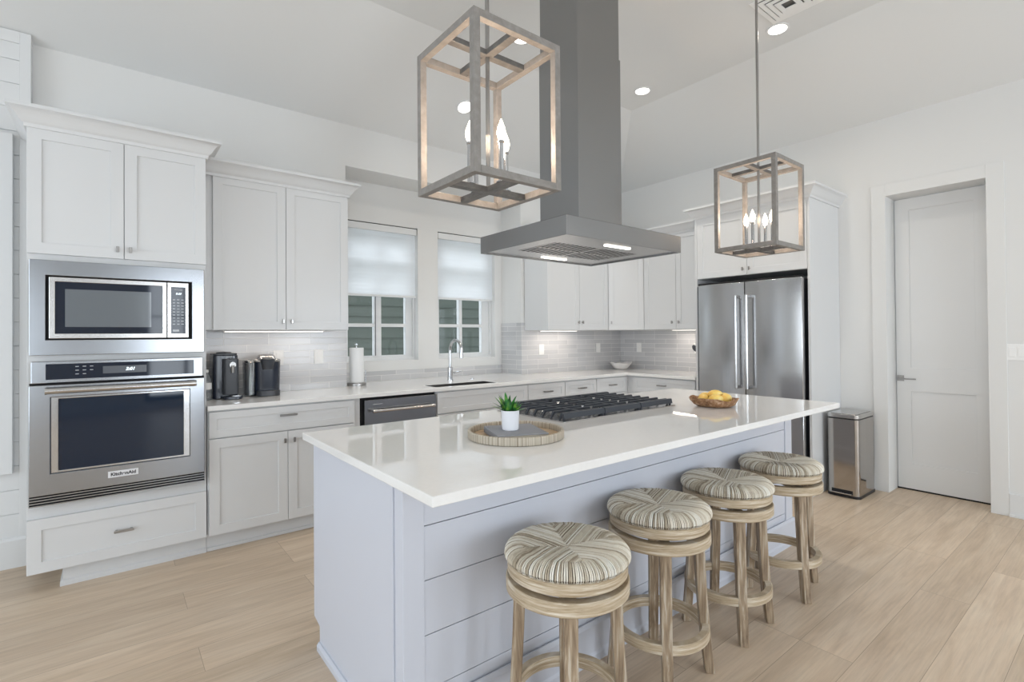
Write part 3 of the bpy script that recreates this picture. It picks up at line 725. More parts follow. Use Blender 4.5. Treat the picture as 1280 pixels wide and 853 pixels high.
# ------------------------------------------------------------------ outlets, switch
def outlet(f, a, b, label, group=None, w_=.036, rocker=2, d=0):
    t = thing('power_outlet', label, 'outlet', f(a, b-.06, d))
    bm = nb(); fbox(bm, f, a-w_, a+w_, b-.058, b+.058, d, d+.006); link('cover_plate', bm, M['white_plastic'], t, bevel=.002)
    bm = nb(); fbox(bm, f, a-.017, a+.017, b-.035, b+.035, d+.006, d+.009); link('socket', bm, M['white_plastic'], t, bevel=.001)
fA = F((0, YA-.008, 0), (1, 0, 0), (0, -1, 0)); fB2 = F((XB-.008, 0, 0), (0, 1, 0), (-1, 0, 0))
outlet(fA, 1.325, 1.176, 'white outlet on the tiles right of the coffee makers')
outlet(fA, 1.02, 1.176, 'white outlet on the tiles partly behind the rounded coffee maker')
outlet(fA, 3.744, 1.176, 'white outlet on the tiles just right of the window bay')
outlet(fA, 4.671, 1.176, 'white outlet on the window wall tiles left of the inner corner')
outlet(fB2, 3.922, 1.176, 'white outlet on the side wall tiles above the white bowl')
outlet(fB2, 3.130, 1.176, 'white outlet on the side wall tiles next to the refrigerator')
t = thing('light_switch', 'white rocker light switch plate on the wall at the far right, beside the door casing', 'light switch', (XB, .60, 1.13))
fS = F((XB, 0, 0), (0, 1, 0), (-1, 0, 0))
bm = nb(); fbox(bm, fS, .500, .662, 1.128, 1.245, 0, .006); link('cover_plate', bm, M['white_plastic'], t, bevel=.002)
for k in range(3):
    bm = nb(); fbox(bm, fS, .617-.047*k, .651-.047*k, 1.152, 1.222, .006, .010); link('rocker', bm, M['white_plastic'], t, bevel=.002)

# under-cabinet lights
def uclight(label, x0, x1, y0, y1, z, power):
    t = thing('under_cabinet_light', label, 'light', ((x0+x1)/2, (y0+y1)/2, z))
    bm = nb(); box(bm, x0, x1, y0, y1, z, z+.008); link('housing', bm, M['white_plastic'], t)
    bm = nb(); box(bm, x0+.01, x1-.01, y0+.006, y1-.006, z-.003, z); link('diffuser', bm, M['led'], t)
    area('under_cabinet_lamp', ((x0+x1)/2, (y0+y1)/2, z-.006), (0, 0, -1), x1-x0, y1-y0, power, (1, .88, .76), t)
uclight('slim light strip under the wall cabinet above the coffee makers', .62, 1.32, 4.05, 4.08, ZU0-.009, 0.8)
uclight('slim light strip under the wall cabinet right of the windows', 3.60, 4.15, 4.05, 4.08, ZU0-.009, 1.7)
uclight('slim light strip under the wall cabinet beside the refrigerator', XB-.17, XB-.14, 2.85, 3.35, ZU0-.009, 1.7)

# ------------------------------------------------------------------ island
IX0, IX1, IY0, IY1 = .70, 3.42, 1.447, 2.305
t = thing('kitchen_island', 'white shiplap kitchen island with cupboard body and corner posts', 'island', (2.05, 1.87, 0))
bm = nb(); box(bm, IX0+.03, IX1-.02, IY0+.035, IY1-.03, .11, .883); box(bm, IX0+.03, IX1-.02, IY0+.035, IY1-.10, 0, .11)
link('body', bm, M['island'], t)
# end panels with a toe notch
for s_, (xa, xb) in enumerate(((IX0, IX0+.03), (IX1-.02, IX1))):
    bm = nb(); ya, yb = 1.505, IY1
    prof = [(ya, 0), (yb-.075, 0), (yb-.075, .095), (yb, .11), (yb, .883), (ya, .883)]
    A = [bm.verts.new((xa, y, z)) for y, z in prof]; B = [bm.verts.new((xb, y, z)) for y, z in prof]
    bm.faces.new(A); bm.faces.new(B[::-1])
    for i in range(6): bm.faces.new((A[i], A[(i+1) % 6], B[(i+1) % 6], B[i]))
    link('end_panel', bm, M['island'], t, bevel=.002)
for xa, xb in ((IX0+.006, .782), (3.33, IX1)):
    bm = nb(); box(bm, xa, xb, IY0, 1.5045, 0, .883); link('corner_post', bm, M['island'], t, bevel=.002)
bm = nb(); zz_ = [.0, .2025, .3775, .5525, .7275, .883]
for a, b in zip(zz_, zz_[1:]): box(bm, .782, 3.33, IY0+.006, IY0+.035, a+.0013, b-.0013)
link('shiplap_boards', bm, M['island'], t, bevel=.0012)
bm = nb(); box(bm, .79, 3.33, IY0+.02, IY0+.035, 0, .883); link('shiplap_backing', bm, M['darkgrey'], t)
bm = nb(); sweep(bm, [(IX0, IY1-.08), (IX0, 1.507)], [(0, 0), (.014, 0), (.014, .022), (.006, .034), (0, .034)], 0)
link('baseboard', bm, M['island'], t)
bm = nb(); sweep(bm, [(IX0+.006, 1.505), (IX0+.006, IY0), (IX1, IY0), (IX1, IY1-.08)], [(0, 0), (.020, 0), (.020, .03), (.014, .04), (.014, .145), (.006, .16), (0, .16)], 0)
bmesh.ops.recalc_face_normals(bm, faces=bm.faces)
link('baseboard', bm, M['island'], t)
fI = F((0, IY1-.03, 0), (-1, 0, 0), (0, 1, 0))
for i in range(6):
    a0 = -3.39+i*.445
    bm = nb(); shaker(bm, fI, a0, a0+.44, .115, .878, .02, .058, .009); link('door', bm, M['island'], t, bevel=.001)
CX0, CX1, CY0, CY1 = .660, 3.437, 1.176, 2.330
bm = nb(); box(bm, CX0, CX1, CY0, CY1, .884, .914)
tag(link('island_countertop', bm, M['quartz'], bevel=.003), 'large glossy white quartz top of the kitchen island', 'countertop')

# cooktop
t = thing('gas_cooktop', 'stainless steel gas cooktop with black cast iron grates in the island', 'cooktop', (2.147, 2.03, .914))
kx0, kx1, ky0, ky1 = 1.69, 2.605, 1.745, 2.285
bm = nb(); rbox(bm, kx0, kx1, ky0, ky1, .9145, .921, .012); link('tray', bm, M['steel_soft'], t, bevel=.002)
bur = [(1.86, 1.90, .042), (1.86, 2.16, .034), (2.147, 2.03, .058), (2.44, 1.90, .034), (2.44, 2.16, .042)]
for x, y, r in bur:
    bm = nb(); lathe(bm, (x, y, .921), [(0, 0), (r*1.25, 0), (r*1.2, .004), (r, .006), (r*.98, .014), (0, .014)], 28); b_ = link('burner', bm, M['nickel'], t, smooth=True)
    bm = nb(); lathe(bm, (x, y, .935), [(0, 0), (r*.82, 0), (r*.82, .006), (r*.7, .009), (0, .009)], 28); link('burner_cap', bm, M['iron'], b_, smooth=True)
gw = (kx1-kx0-.03)/3
for i in range(3):
    a = kx0+.015+i*gw+.003; b = a+gw-.006; ya, yb = ky0+.018, ky1-.018; zt = .957
    bm = nb()
    # front and rear angled rails, side rails
    for y0_, y1_, s_ in ((ya, ya+.016, 1), (yb-.016, yb, -1)):
        v = [(y0_-.006*s_ if s_ > 0 else y0_, zt-.026), (y1_ if s_ > 0 else y1_+.006, zt-.026), (y1_, zt), (y0_, zt)]
        A = [bm.verts.new((a, y, z)) for y, z in v]; B = [bm.verts.new((b, y, z)) for y, z in v]
        bm.faces.new(A); bm.faces.new(B[::-1])
        for k in range(4): bm.faces.new((A[k], A[(k+1) % 4], B[(k+1) % 4], B[k]))
    box(bm, (a+b)/2-.006, (a+b)/2+.006, ya+.016, yb-.016, zt-.014, zt-.002)
    n = 8
    for k in range(n):
        y = ya+.030+(yb-ya-.06)*k/(n-1)
        v = [(a-.004, zt-.034), (a+.004, zt-.036), (a+.022, zt-.012), (b-.022, zt-.012), (b-.004, zt-.036), (b+.004, zt-.034), (b-.014, zt), (a+.014, zt)]
        A = [bm.verts.new((x, y-.0055, z)) for x, z in v]; B = [bm.verts.new((x, y+.0055, z)) for x, z in v]
        bm.faces.new(A); bm.faces.new(B[::-1])
        for q in range(8): bm.faces.new((A[q], A[(q+1) % 8], B[(q+1) % 8], B[q]))
    for x in (a+.008, b-.008):
        for y in (ya+.008, yb-.008): cyl(bm, (x, y, .921), (x, y, zt-.02), .007, .008, 10)
    link('grate', bm, M['iron'], t, bevel=.0015)

# range hood
HX, HY, Hx, Hy = 2.128, 2.043, .4615, .351
t = thing('range_hood', 'stainless steel island range hood with a tall square chimney', 'range hood', (HX, HY, 1.806))
bm = nb(); Z0, Z1 = 1.806, 1.900
slab(bm, lambda u, v, w: (u, v, w), [HX-Hx, HX-Hx+.006, HX+Hx-.006, HX+Hx], [HY-Hy, HY-Hy+.006, HY+Hy-.006, HY+Hy], lambda u, v: not (HX-Hx+.006 < u < HX+Hx-.006 and HY-Hy+.006 < v < HY+Hy-.006), Z0, Z1)
# shallow pyramid roof up to the chimney
q = lambda s_, z: [bm.verts.new((HX+i*(Hx*(1-s_)+.175*s_), HY+j*(Hy*(1-s_)+.155*s_), z)) for i, j in ((-1, -1), (1, -1), (1, 1), (-1, 1))]
A, B = q(0, Z1), q(1, Z1+.03)
for i in range(4): bm.faces.new((A[i], A[(i+1) % 4], B[(i+1) % 4], B[i]))
bm.faces.new(B); can = link('canopy', bm, M['hood'], t, bevel=.0015)
bm = nb()
fx0, fx1, fy0, fy1 = HX-.33, HX+.33, HY-.14, HY+.17
slab(bm, lambda u, v, w: (u, v, w), [HX-Hx+.006, fx0, fx1, HX+Hx-.006], [HY-Hy+.006, fy0, fy1, HY+Hy-.006], lambda u, v: not (fx0 < u < fx1 and fy0 < v < fy1), Z0+.008, Z0+.012)
link('underside_panel', bm, M['steel_soft'], t)
bm = nb(); box(bm, fx0, fx1, fy0, fy1, Z0+.045, Z0+.05); box(bm, fx0-.004, fx0, fy0, fy1, Z0+.013, Z0+.05); box(bm, fx1, fx1+.004, fy0, fy1, Z0+.013, Z0+.05); box(bm, fx0, fx1, fy0-.004, fy0, Z0+.013, Z0+.05); box(bm, fx0, fx1, fy1, fy1+.004, Z0+.013, Z0+.05); link('filter_recess', bm, M['dark'], t)  # near-black box added so the gaps between slats read as shade
bm = nb(); n = 20
for i in range(n):
    x = fx0+(fx1-fx0)*(i+.5)/n; box(bm, x-.007, x+.007, fy0, fy1, Z0+.008, Z0+.0095)
box(bm, fx0, fx1, (fy0+fy1)/2-.006, (fy0+fy1)/2+.006, Z0+.006, Z0+.012); box(bm, HX-.008, HX+.008, fy0, fy1, Z0+.006, Z0+.012)
link('baffle_filter', bm, M['steel_soft'], t, bevel=.001)
for x0_, y_ in ((HX-.06, HY-.235), (HX-.06, HY+.27)):
    bm = nb(); box(bm, x0_, x0_+.20, y_-.011, y_+.011, Z0+.003, Z0+.009); link('light_strip', bm, M['led'], t)
bm = nb(); box(bm, HX-.175, HX+.175, HY-.155, HY+.155, Z1+.005, 2.915); link('lower_chimney', bm, M['hood'], t, bevel=.0012)
bm = nb(); box(bm, HX-.170, HX+.170, HY-.150, HY+.150, 2.90, ZC); link('upper_chimney', bm, M['hood'], t, bevel=.0012)

# ------------------------------------------------------------------ pendants
def pendant(label, x, y, z0):
    t = thing('pendant_lantern', label, 'pendant light', (x, y, z0), 'open box lantern pendants over the island')
    a = .1915; hh = .535; th = .026; q = a-th
    bm = nb()
    for i in (-1, 1):
        for j in (-1, 1): box(bm, x+i*a, x+i*q, y+j*a, y+j*q, z0, z0+hh)
    for zz in (z0, z0+hh-th):
        for i in (-1, 1):
            box(bm, x-q, x+q, y+i*q, y+i*a, zz, zz+th); box(bm, x+i*q, x+i*a, y-q, y+q, zz, zz+th)
    link('frame', bm, M['pendant'], t, bevel=.0015)
    for zz in (z0+.002, z0+hh-.024):
        bm = nb(); slab(bm, lambda u, v, w_: (x+u, y+v, w_), [-q, -.016, .016, q], [-q, -.016, .016, q], lambda u, v: abs(u) < .016 or abs(v) < .016, zz, zz+.021)
        link('cross_bar', bm, M['pendant_bar'], t, bevel=.0015)
    bm = nb(); cyl(bm, (x, y, z0+.023), (x, y, ZC-.025), .0078, .0078, 14); link('rod', bm, M['nickel'], t, smooth=True)
    bm = nb(); lathe(bm, (x, y, ZC-.025), [(0, 0), (.055, 0), (.06, .006), (.06, .025), (0, .025)], 28); link('ceiling_canopy', bm, M['nickel'], t, smooth=True)
    for k in range(4):
        cx, cy = x+(.082 if k == 0 else -.082 if k == 1 else 0), y+(.082 if k == 2 else -.082 if k == 3 else 0)
        zb = z0+.023
        bm = nb(); lathe(bm, (cx, cy, zb), [(0, 0), (.019, 0), (.019, .004), (.0095, .008), (.0095, .142), (.012, .145), (.012, .152), (0, .152)], 18); cs = link('candle_sleeve', bm, M['chrome'], t, smooth=True)
        bm = nb(); lathe(bm, (cx, cy, zb+.152), [(0, 0), (.008, 0), (.013, .012), (.0165, .028), (.014, .046), (.007, .064), (.002, .078), (0, .08)], 18); link('candle_bulb', bm, M['bulb'], cs, smooth='all')
    l = bpy.data.lights.new('pendant_lamp', 'POINT'); l.energy = 12; l.color = (1, .76, .56); l.shadow_soft_size = .05
    lo = bpy.data.objects.new('pendant_lamp', l); C.objects.link(lo); lo.parent = t; lo.location = (0, 0, .225)
    return t
pendant('large open box lantern pendant hanging left of the range hood', 1.105, 1.533, 1.864)
pendant('open box lantern pendant hanging right of the range hood, in front of the refrigerator', 3.195, 1.530, 1.849)

# recessed lights, vent
def downlight(label, x, y, z, n, power, r=.062):
    t = thing('recessed_light', label, 'ceiling light', (x, y, z), 'round recessed lights in the ceiling')
    n = Vector(n).normalized(); p = Vector((x, y, z))
    bm = nb(); cyl(bm, p+n*.0005, p+n*.005, r+.018, r+.015, 36); link('trim_ring', bm, M['trim'], t, smooth=True)
    bm = nb(); cyl(bm, p+n*.005, p+n*.007, r, r, 36); link('lens', bm, M['lens'], t)
    l = bpy.data.lights.new('recessed_lamp', 'AREA'); l.shape = 'DISK'; l.size = r*2; l.energy = power; l.color = (1, .93, .82); l.spread = 2.4
    lo = bpy.data.objects.new('recessed_lamp', l); C.objects.link(lo); lo.parent = t; lo.location = n*.012; lo.rotation_euler = n.to_track_quat('-Z', 'Y').to_euler()
    lo.rotation_euler = (n).to_track_quat('-Z', 'Y').to_euler()
downlight('round recessed ceiling light beside the air vent, right of the rod of the right pendant', 3.855, 1.692, ZC, (0, 0, -1), 9)
downlight('round recessed ceiling light just right of the range hood chimney', 3.84, 2.892, ZC, (0, 0, -1), 9)
downlight('recessed ceiling light seen through the top of the left pendant beside the chimney', 2.434, 2.934, ZC, (0, 0, -1), 9)
sn_ = Vector((0, -.444, -1)).normalized()
downlight('recessed light on the sloped ceiling above the windows, seen through the left pendant', 2.445, 3.737, ZC-.444*(3.737-(YA-SET)), sn_, 6)
t = thing('air_vent', 'white square louvred air vent in the ceiling at the top edge', 'air vent', (3.60, 1.52, ZC))
bm = nb(); vx, vy = 3.585, 1.50
for i, s_ in enumerate((.18, .142, .104, .066)):
    for a, b, c_, d in ((-s_, s_, -s_, -s_+.030), (-s_, s_, s_-.030, s_), (-s_, -s_+.030, -s_+.030, s_-.030), (s_-.030, s_, -s_+.030, s_-.030)):
        box(bm, vx+a, vx+b, vy+c_, vy+d, ZC-.008-.006*i, ZC-.002-.006*i)
link('louvre', bm, M['white_plastic'], t, bevel=.001)
bm = nb(); box(bm, vx-.17, vx+.17, vy-.17, vy+.17, ZC-.0015, ZC-.0005); link('duct_opening', bm, M['vent_dark'], t)

# ------------------------------------------------------------------ stools
def make_stool():
    t = thing('bar_stool', '', 'stool', (0, 0, 0), 'round rush-seat swivel stools along the island')
    # woven seat: a padded core with every strand laid over it
    bm = nb(); lathe(bm, (0, 0, 0), [(0, .650), (.10, .661), (.150, .663), (.176, .656), (.192, .644), (.197, .634), (.195, .626), (.188, .621), (0, .621)], 64); core = link('seat_core', bm, M['rushcore'], t, smooth='all')
    rnd = random.Random(11); me_v, me_f, tone = [], [], []
    def zt(r, sm):   # height of the woven surface, sagging to the middle and along the seams
        return .6655-.014*max(0, 1-r/.15)**1.3-.0025*math.exp(-(sm/.012)**2)*min(1, (.19-r)/.08 if r < .19 else 0)
    NS = 46
    for q in range(4):
        al = math.radians(17+90*q); A_ = Vector((math.cos(al), math.sin(al), 0)); B_ = Vector((-math.sin(al), math.cos(al), 0)); qt = rnd.uniform(-.04, .04)
        for k in range(NS):
            ph = math.radians(-45+90*(k+.5)/NS+rnd.uniform(-.25, .25)); jz = rnd.uniform(-.0008, .0014); pts = []
            D_ = A_*math.cos(ph)+B_*math.sin(ph)
            for r_, z_ in ((.186, .6205), (.1965, .6245), (.2005, .633), (.1985, .645), (.190, .655), (.178, .6615), (.164, .6650)): pts.append((D_*r_+Vector((0, 0, z_+jz)), .0027))
            l_ = .150*math.sin(ph); a0_ = .150*math.cos(ph); a1_ = max(0, abs(l_)-.003)
            n_ = max(2, int((a0_-a1_)/.016)); wv = rnd.uniform(-.0012, .0012)
            for i_ in range(n_+1):
                a_ = a0_+(a1_-a0_)*i_/n_; rr_ = math.hypot(a_, l_); sm = (a_-abs(l_))*.707
                pts.append((A_*a_+B_*(l_+wv*math.sin(3*i_/n_))+Vector((0, 0, zt(rr_, sm)+jz)), .0023 if i_ < n_ else .0019))
            base_ = len(me_v); tn = min(1, max(0, .5+qt+rnd.gauss(0, .22)))
            for i_, (p_, w_) in enumerate(pts):
                d_ = (pts[min(i_+1, len(pts)-1)][0]-pts[max(i_-1, 0)][0]).normalized(); sd_ = d_.cross(Vector((0, 0, 1)))
                sd_ = sd_.normalized() if sd_.length > .2 else Vector((-D_.y, D_.x, 0))
                nn_ = sd_.cross(d_).normalized()
                for h_ in range(5):
                    an = 2*PI*h_/5+.3; me_v.append(p_+sd_*math.cos(an)*w_+nn_*math.sin(an)*w_)
                if i_:
                    for h_ in range(5):
                        b0 = base_+(i_-1)*5; b1 = base_+i_*5; me_f.append((b0+h_, b0+(h_+1) % 5, b1+(h_+1) % 5, b1+h_)); tone.append(min(1, max(0, tn+rnd.uniform(-.07, .07))))
    me = bpy.data.meshes.new('rush_seat'); me.from_pydata([tuple(v_) for v_ in me_v], [], me_f)
    at_ = me.attributes.new('tone', 'FLOAT', 'FACE'); at_.data.foreach_set('value', tone)
    me.polygons.foreach_set('use_smooth', [True]*len(me.polygons)); me.materials.append(M['rush']); me.update()
    o = bpy.data.objects.new('rush_seat', me); C.objects.link(o); o.parent = t
    bm = nb(); lathe(bm, (0, 0, 0), [(.160, .582), (.190, .582), (.193, .585), (.193, .617), (.190, .620), (.160, .620), (.160, .582)], 72); link('seat_band', bm, M['stoolwood'], t, smooth=True)
    bm = nb(); box(bm, -.165, .165, -.02, .02, .590, .610); box(bm, -.02, .02, -.165, .165, .591, .609); link('seat_brace', bm, M['stoolwood'], t, bevel=.002)
    bm = nb(); box(bm, -.085, .085, -.085, .085, .583, .587); box(bm, -.075, .075, -.075, .075, .570, .573); cyl(bm, (0, 0, .560), (0, 0, .590), .05, .05, 24); link('swivel_plate', bm, M['darkgrey'], t)
    bm = nb(); lathe(bm, (0, 0, 0), [(.164, .524), (.194, .524), (.198, .528), (.198, .563), (.194, .567), (.164, .567), (.164, .524)], 72); link('frame_ring', bm, M['stoolwood'], t, smooth=True)
    bm = nb()
    for a in (PI/4, -PI/4):
        c_, s_ = math.cos(a), math.sin(a); u_ = Vector((c_, s_, 0)); v_ = Vector((-s_, c_, 0))
        vs_ = [bm.verts.new(u_*i*.172+v_*j*.018+Vector((0, 0, z))) for z in (.540+(.001 if a > 0 else 0), .563) for j in (-1, 1) for i in (-1, 1)]
        for q in ((0, 2, 3, 1), (4, 5, 7, 6), (0, 1, 5, 4), (2, 6, 7, 3), (0, 4, 6, 2), (1, 3, 7, 5)): bm.faces.new([vs_[i] for i in q])
    link('cross_brace', bm, M['stoolwood'], t)
    for k in range(4):
        ang = PI/4+k*PI/2; u_ = Vector((math.cos(ang), math.sin(ang), 0)); v_ = Vector((-math.sin(ang), math.cos(ang), 0))
        bm = nb(); prev = None
        for i in range(9):
            s_ = i/8; z = .532*(1-s_); r = .154+.014*s_+.022*s_**2.2; w_ = .0215-.003*s_; d_ = .019-.0015*s_
            ring = [bm.verts.new(u_*(r+di*d_)+v_*(dj*w_)+Vector((0, 0, z))) for di, dj in ((-1, -1), (1, -1), (1, 1), (-1, 1))]
            if prev:
                for q in range(4): bm.faces.new((prev[q], prev[(q+1) % 4], ring[(q+1) % 4], ring[q]))
            else: bm.faces.new(ring)
            prev = ring
        bm.faces.new(prev[::-1]); lg = link('leg', bm, M['stoolwood_v'], t, bevel=.004)
        bm = nb()
        for dj in (-.011, .011):
            p = u_*(.1600)+v_*dj+Vector((0, 0, .180)); cyl(bm, p, p-u_*.004, .005, .005, 10)
        link('bolt', bm, M['darkgrey'], lg)
    bm = nb(); lathe(bm, (0, 0, 0), [(.160, .160), (.185, .160), (.189, .164), (.189, .194), (.185, .198), (.160, .198), (.160, .160)], 72); link('foot_ring', bm, M['stoolwood'], t, smooth=True)
    return t
st = make_stool()
spots = [(1.158, 1.187, 4, 'stool nearest the camera at the left end of the island, rush seat seen largest'),
         (1.725, 1.243, -1, 'second rush-seat stool along the island, counted from the camera end'),
         (2.250, 1.245, 3, 'third rush-seat stool along the island, next to the farthest one'),
         (2.797, 1.245, 14, 'rush-seat stool at the far end of the island, nearest the trash can')]
for i, (x, y, rz, lab) in enumerate(spots):
    o = st if i == 0 else copy_tree(st)
    o.location = (x, y, 0); o.rotation_euler = (0, 0, math.radians(rz)); o['label'] = lab

# ------------------------------------------------------------------ island things
t = thing('serving_tray', 'round slatted tray on the island holding a book and a plant', 'tray', (1.322, 1.652, .914))
bm = nb(); lathe(bm, (1.322, 1.652, .914), [(.186, .001), (.197, .001), (.200, .004), (.200, .031), (.197, .034), (.190, .034), (.187, .031), (.186, .001)], 96); link('rim', bm, M['trayrim'], t, smooth=True)
bm = nb(); lathe(bm, (1.322, 1.652, .914), [(0, .001), (.186, .001), (.186, .009), (0, .009)], 64); link('tray_floor', bm, M['trayfloor'], t)
bkx, bky, bkz = 1.302, 1.632, .9235
t = thing('book', 'grey cloth-bound book lying on the round tray under the plant', 'book', (bkx, bky, bkz))
bm = nb(); W_, D_ = .104, .118
box(bm, bkx-W_, bkx+W_, bky-D_, bky+D_, bkz, bkz+.004); box(bm, bkx-W_, bkx+W_, bky-D_, bky+D_, bkz+.022, bkz+.026); box(bm, bkx-W_, bkx-W_+.004, bky-D_, bky+D_, bkz+.004, bkz+.022)
link('cover', bm, M['bookcloth'], t, bevel=.001)
bm = nb(); box(bm, bkx-W_+.004, bkx+W_-.004, bky-D_+.004, bky+D_-.004, bkz+.004, bkz+.022); link('pages', bm, M['pages'], t)
t.rotation_euler = (0, 0, math.radians(-22))
px_, py_, pz_ = 1.284, 1.640, bkz+.026
t = thing('potted_succulent', 'small green succulent in a white pot standing on the book', 'plant', (px_, py_, pz_))
bm = nb(); lathe(bm, (px_, py_, pz_), [(0, 0), (.031, 0), (.034, .003), (.037, .075), (.038, .080), (.0345, .080), (.033, .070), (0, .068)], 40); link('pot', bm, M['pot'], t, smooth=True)
bm = nb(); lathe(bm, (px_, py_, pz_), [(0, .069), (.033, .069), (0, .074)], 24); link('soil', bm, M['darkgrey'], t)
bm = nb()
def leafblade(bm, p, az, el, ln, w_):
    d = Vector((math.cos(az)*math.cos(el), math.sin(az)*math.cos(el), math.sin(el))); sd = Vector((-math.sin(az), math.cos(az), 0)); u_ = sd.cross(d); rows = []
    for i in range(7):
        s_ = i/6; ww = w_*(.75+.9*s_-1.62*s_*s_) if s_ < 1 else .0004; q = p+d*ln*s_-u_*(-.10*ln*s_*s_)
        rows.append([bm.verts.new(q-sd*ww), bm.verts.new(q-u_*ww*.32), bm.verts.new(q+sd*ww), bm.verts.new(q+u_*ww*.22)])
    for A, B in zip(rows, rows[1:]):
        for k in range(4): bm.faces.new((A[k], A[(k+1) % 4], B[(k+1) % 4], B[k]))
    bm.faces.new(rows[0]); bm.faces.new(rows[-1][::-1])
P0 = Vector((px_, py_, pz_+.070))
rr = math.radians
# tall rosette (left in the photo), smaller rosette (right)
rights = Vector((R_.x, R_.y, 0)).normalized(); base1 = P0-rights*.010; base2 = P0+rights*.016+Vector((0, 0, .002))
for k in range(15):
    az = 2.4*k; el = rr(38+ (k*37 % 50)); leafblade(bm, base1+Vector((math.cos(az), math.sin(az), 0))*.004, az, el, .066+.022*((k*7) % 5)/4, .0120)
for k in range(18):
    az = 2.4*k+.5; el = rr(25+(k*29 % 62)); leafblade(bm, base2+Vector((math.cos(az), math.sin(az), 0))*.003, az, el, .046+.010*((k*5) % 4)/3, .0095)
for el, ln, off in ((28, .075, 0), (40, .082, .3)): leafblade(bm, base1, PI+math.atan2(rights.y, rights.x)+off, rr(el), ln, .0075)
link('leaves', bm, M['leaf'], t, smooth=True)

# fruit bowl
cxb, cyb = 2.757, 1.590
t = thing('fruit_bowl', 'rustic brown root-wood bowl of yellow fruit near the far end of the island', 'bowl', (cxb, cyb, .914))
bm = nb(); n = 48
def irr(r, z, k, i):
    a = 2*PI*i/n; f_ = 1+.05*math.sin(3*a+1)+.04*math.sin(5*a+2.2)+.02*math.sin(9*a)
    return (cxb+r*f_*math.cos(a), cyb+r*f_*math.sin(a), .914+z+(.006*math.sin(4*a+.6)+.004*math.sin(7*a) if z > .03 else 0))
prof = [(.04, .001), (.085, .001), (.108, .014), (.126, .044), (.129, .050), (.123, .051), (.103, .024), (.08, .014), (.04, .012)]
rings = [[bm.verts.new(irr(r, z, k, i)) for i in range(n)] for k, (r, z) in enumerate(prof)]
for A, B in zip(rings, rings[1:]):
    for i in range(n): bm.faces.new((A[i], A[(i+1) % n], B[(i+1) % n], B[i]))
bm.faces.new(rings[0]); bm.faces.new(rings[-1]); link('bowl_body', bm, M['bowlwood'], t, smooth=True)
fl_ = ['yellow fruit in the wooden bowl, at its left edge', 'yellow fruit at the front of the wooden bowl, largest and nearest the camera', 'yellow fruit at the right front of the wooden bowl',
       'yellow fruit at the back right of the wooden bowl', 'yellow fruit at the back left of the wooden bowl', 'yellow fruit in the middle of the wooden bowl on top of the others']
fwd = Vector((fw.x, fw.y, 0)).normalized()
fo = None
for i, (a, b, z, rz) in enumerate(((-.070, -.012, .045, 60), (-.018, -.062, .047, 10), (.052, -.035, .047, 40), (.062, .035, .046, -20), (-.030, .060, .046, 20), (.006, .006, .066, 5))):
    p = Vector((cxb, cyb, 0))+rights*a+fwd*b
    if fo is None:
        bm = nb(); lathe(bm, (p.x, p.y, .914), [(0, -.047), (.008, -.045), (.018, -.036), (.027, -.018), (.029, 0), (.026, .02), (.017, .037), (.008, .045), (.004, .050), (0, .051)], 24)
        bmesh.ops.rotate(bm, cent=(p.x, p.y, .914), matrix=Matrix.Rotation(PI/2, 3, 'Y'), verts=bm.verts)
        me = bpy.data.meshes.new('yellow_fruit'); bmesh.ops.translate(bm, vec=(-p.x, -p.y, -.914), verts=bm.verts); bmesh.ops.recalc_face_normals(bm, faces=bm.faces); bm.to_mesh(me); bm.free(); me.materials.append(M['fruit'])
        me.polygons.foreach_set('use_smooth', [True]*len(me.polygons)); fo = bpy.data.objects.new('yellow_fruit', me); o = fo
    else: o = fo.copy()
    C.objects.link(o); o.location = (p.x, p.y, .914+z); o.rotation_euler = (0, 0, math.radians(rz-38)); tag(o, fl_[i], 'fruit', 'yellow fruit in the wooden bowl')

# ------------------------------------------------------------------ counter things
# boxy coffee machine
x0c, x1c, y0c, y1c, z0c = .545, .700, 3.93, 4.17, .914
t = thing('coffee_machine', 'tall boxy dark coffee machine beside the oven cabinet', 'coffee machine', (.62, 4.03, z0c))
bm = nb(); rbox(bm, x0c, x1c, y0c+.05, y1c, z0c+.001, z0c+.300, .025); link('body', bm, M['bluemach'], t, bevel=.004, smooth=True)
bm = nb(); rbox(bm, x0c+.004, x1c-.004, y0c+.055, y1c-.004, z0c+.300, z0c+.312, .022); lathe(bm, ((x0c+x1c)/2, y1c-.11, z0c+.312), [(0, 0), (.05, 0), (.045, .008), (0, .012)], 28); link('lid', bm, M['darkgrey'], t, bevel=.002)
bm = nb(); rbox(bm, x0c+.055, x1c-.004, y0c, y0c+.06, z0c+.030, z0c+.275, .02); link('brew_column', bm, M['darkgrey'], t, smooth=True, bevel=.003)
bm = nb(); cyl(bm, (x1c-.045, y0c-.014, z0c+.235), (x1c-.045, y0c+.004, z0c+.235), .020, .022, 24); cyl(bm, (x1c-.045, y0c-.008, z0c+.180), (x1c-.045, y0c-.008, z0c+.232), .010, .013, 16); link('spout', bm, M['nickel'], t, smooth=True)
bm = nb(); rbox(bm, x0c+.050, x1c+.012, y0c-.055, y0c+.055, z0c+.001, z0c+.022, .03); link('drip_tray', bm, M['bluemach'], t, bevel=.003, smooth=True)
bm = nb(); rbox(bm, x1c-.06, x1c+.008, y0c-.05, y0c, z0c+.022, z0c+.026, .02); link('grid', bm, M['chrome'], t)
bm = nb(); box(bm, x0c+.078, x0c+.118, y0c+.048, y0c+.051, z0c+.286, z0c+.292); link('nameplate', bm, M['print'], t)
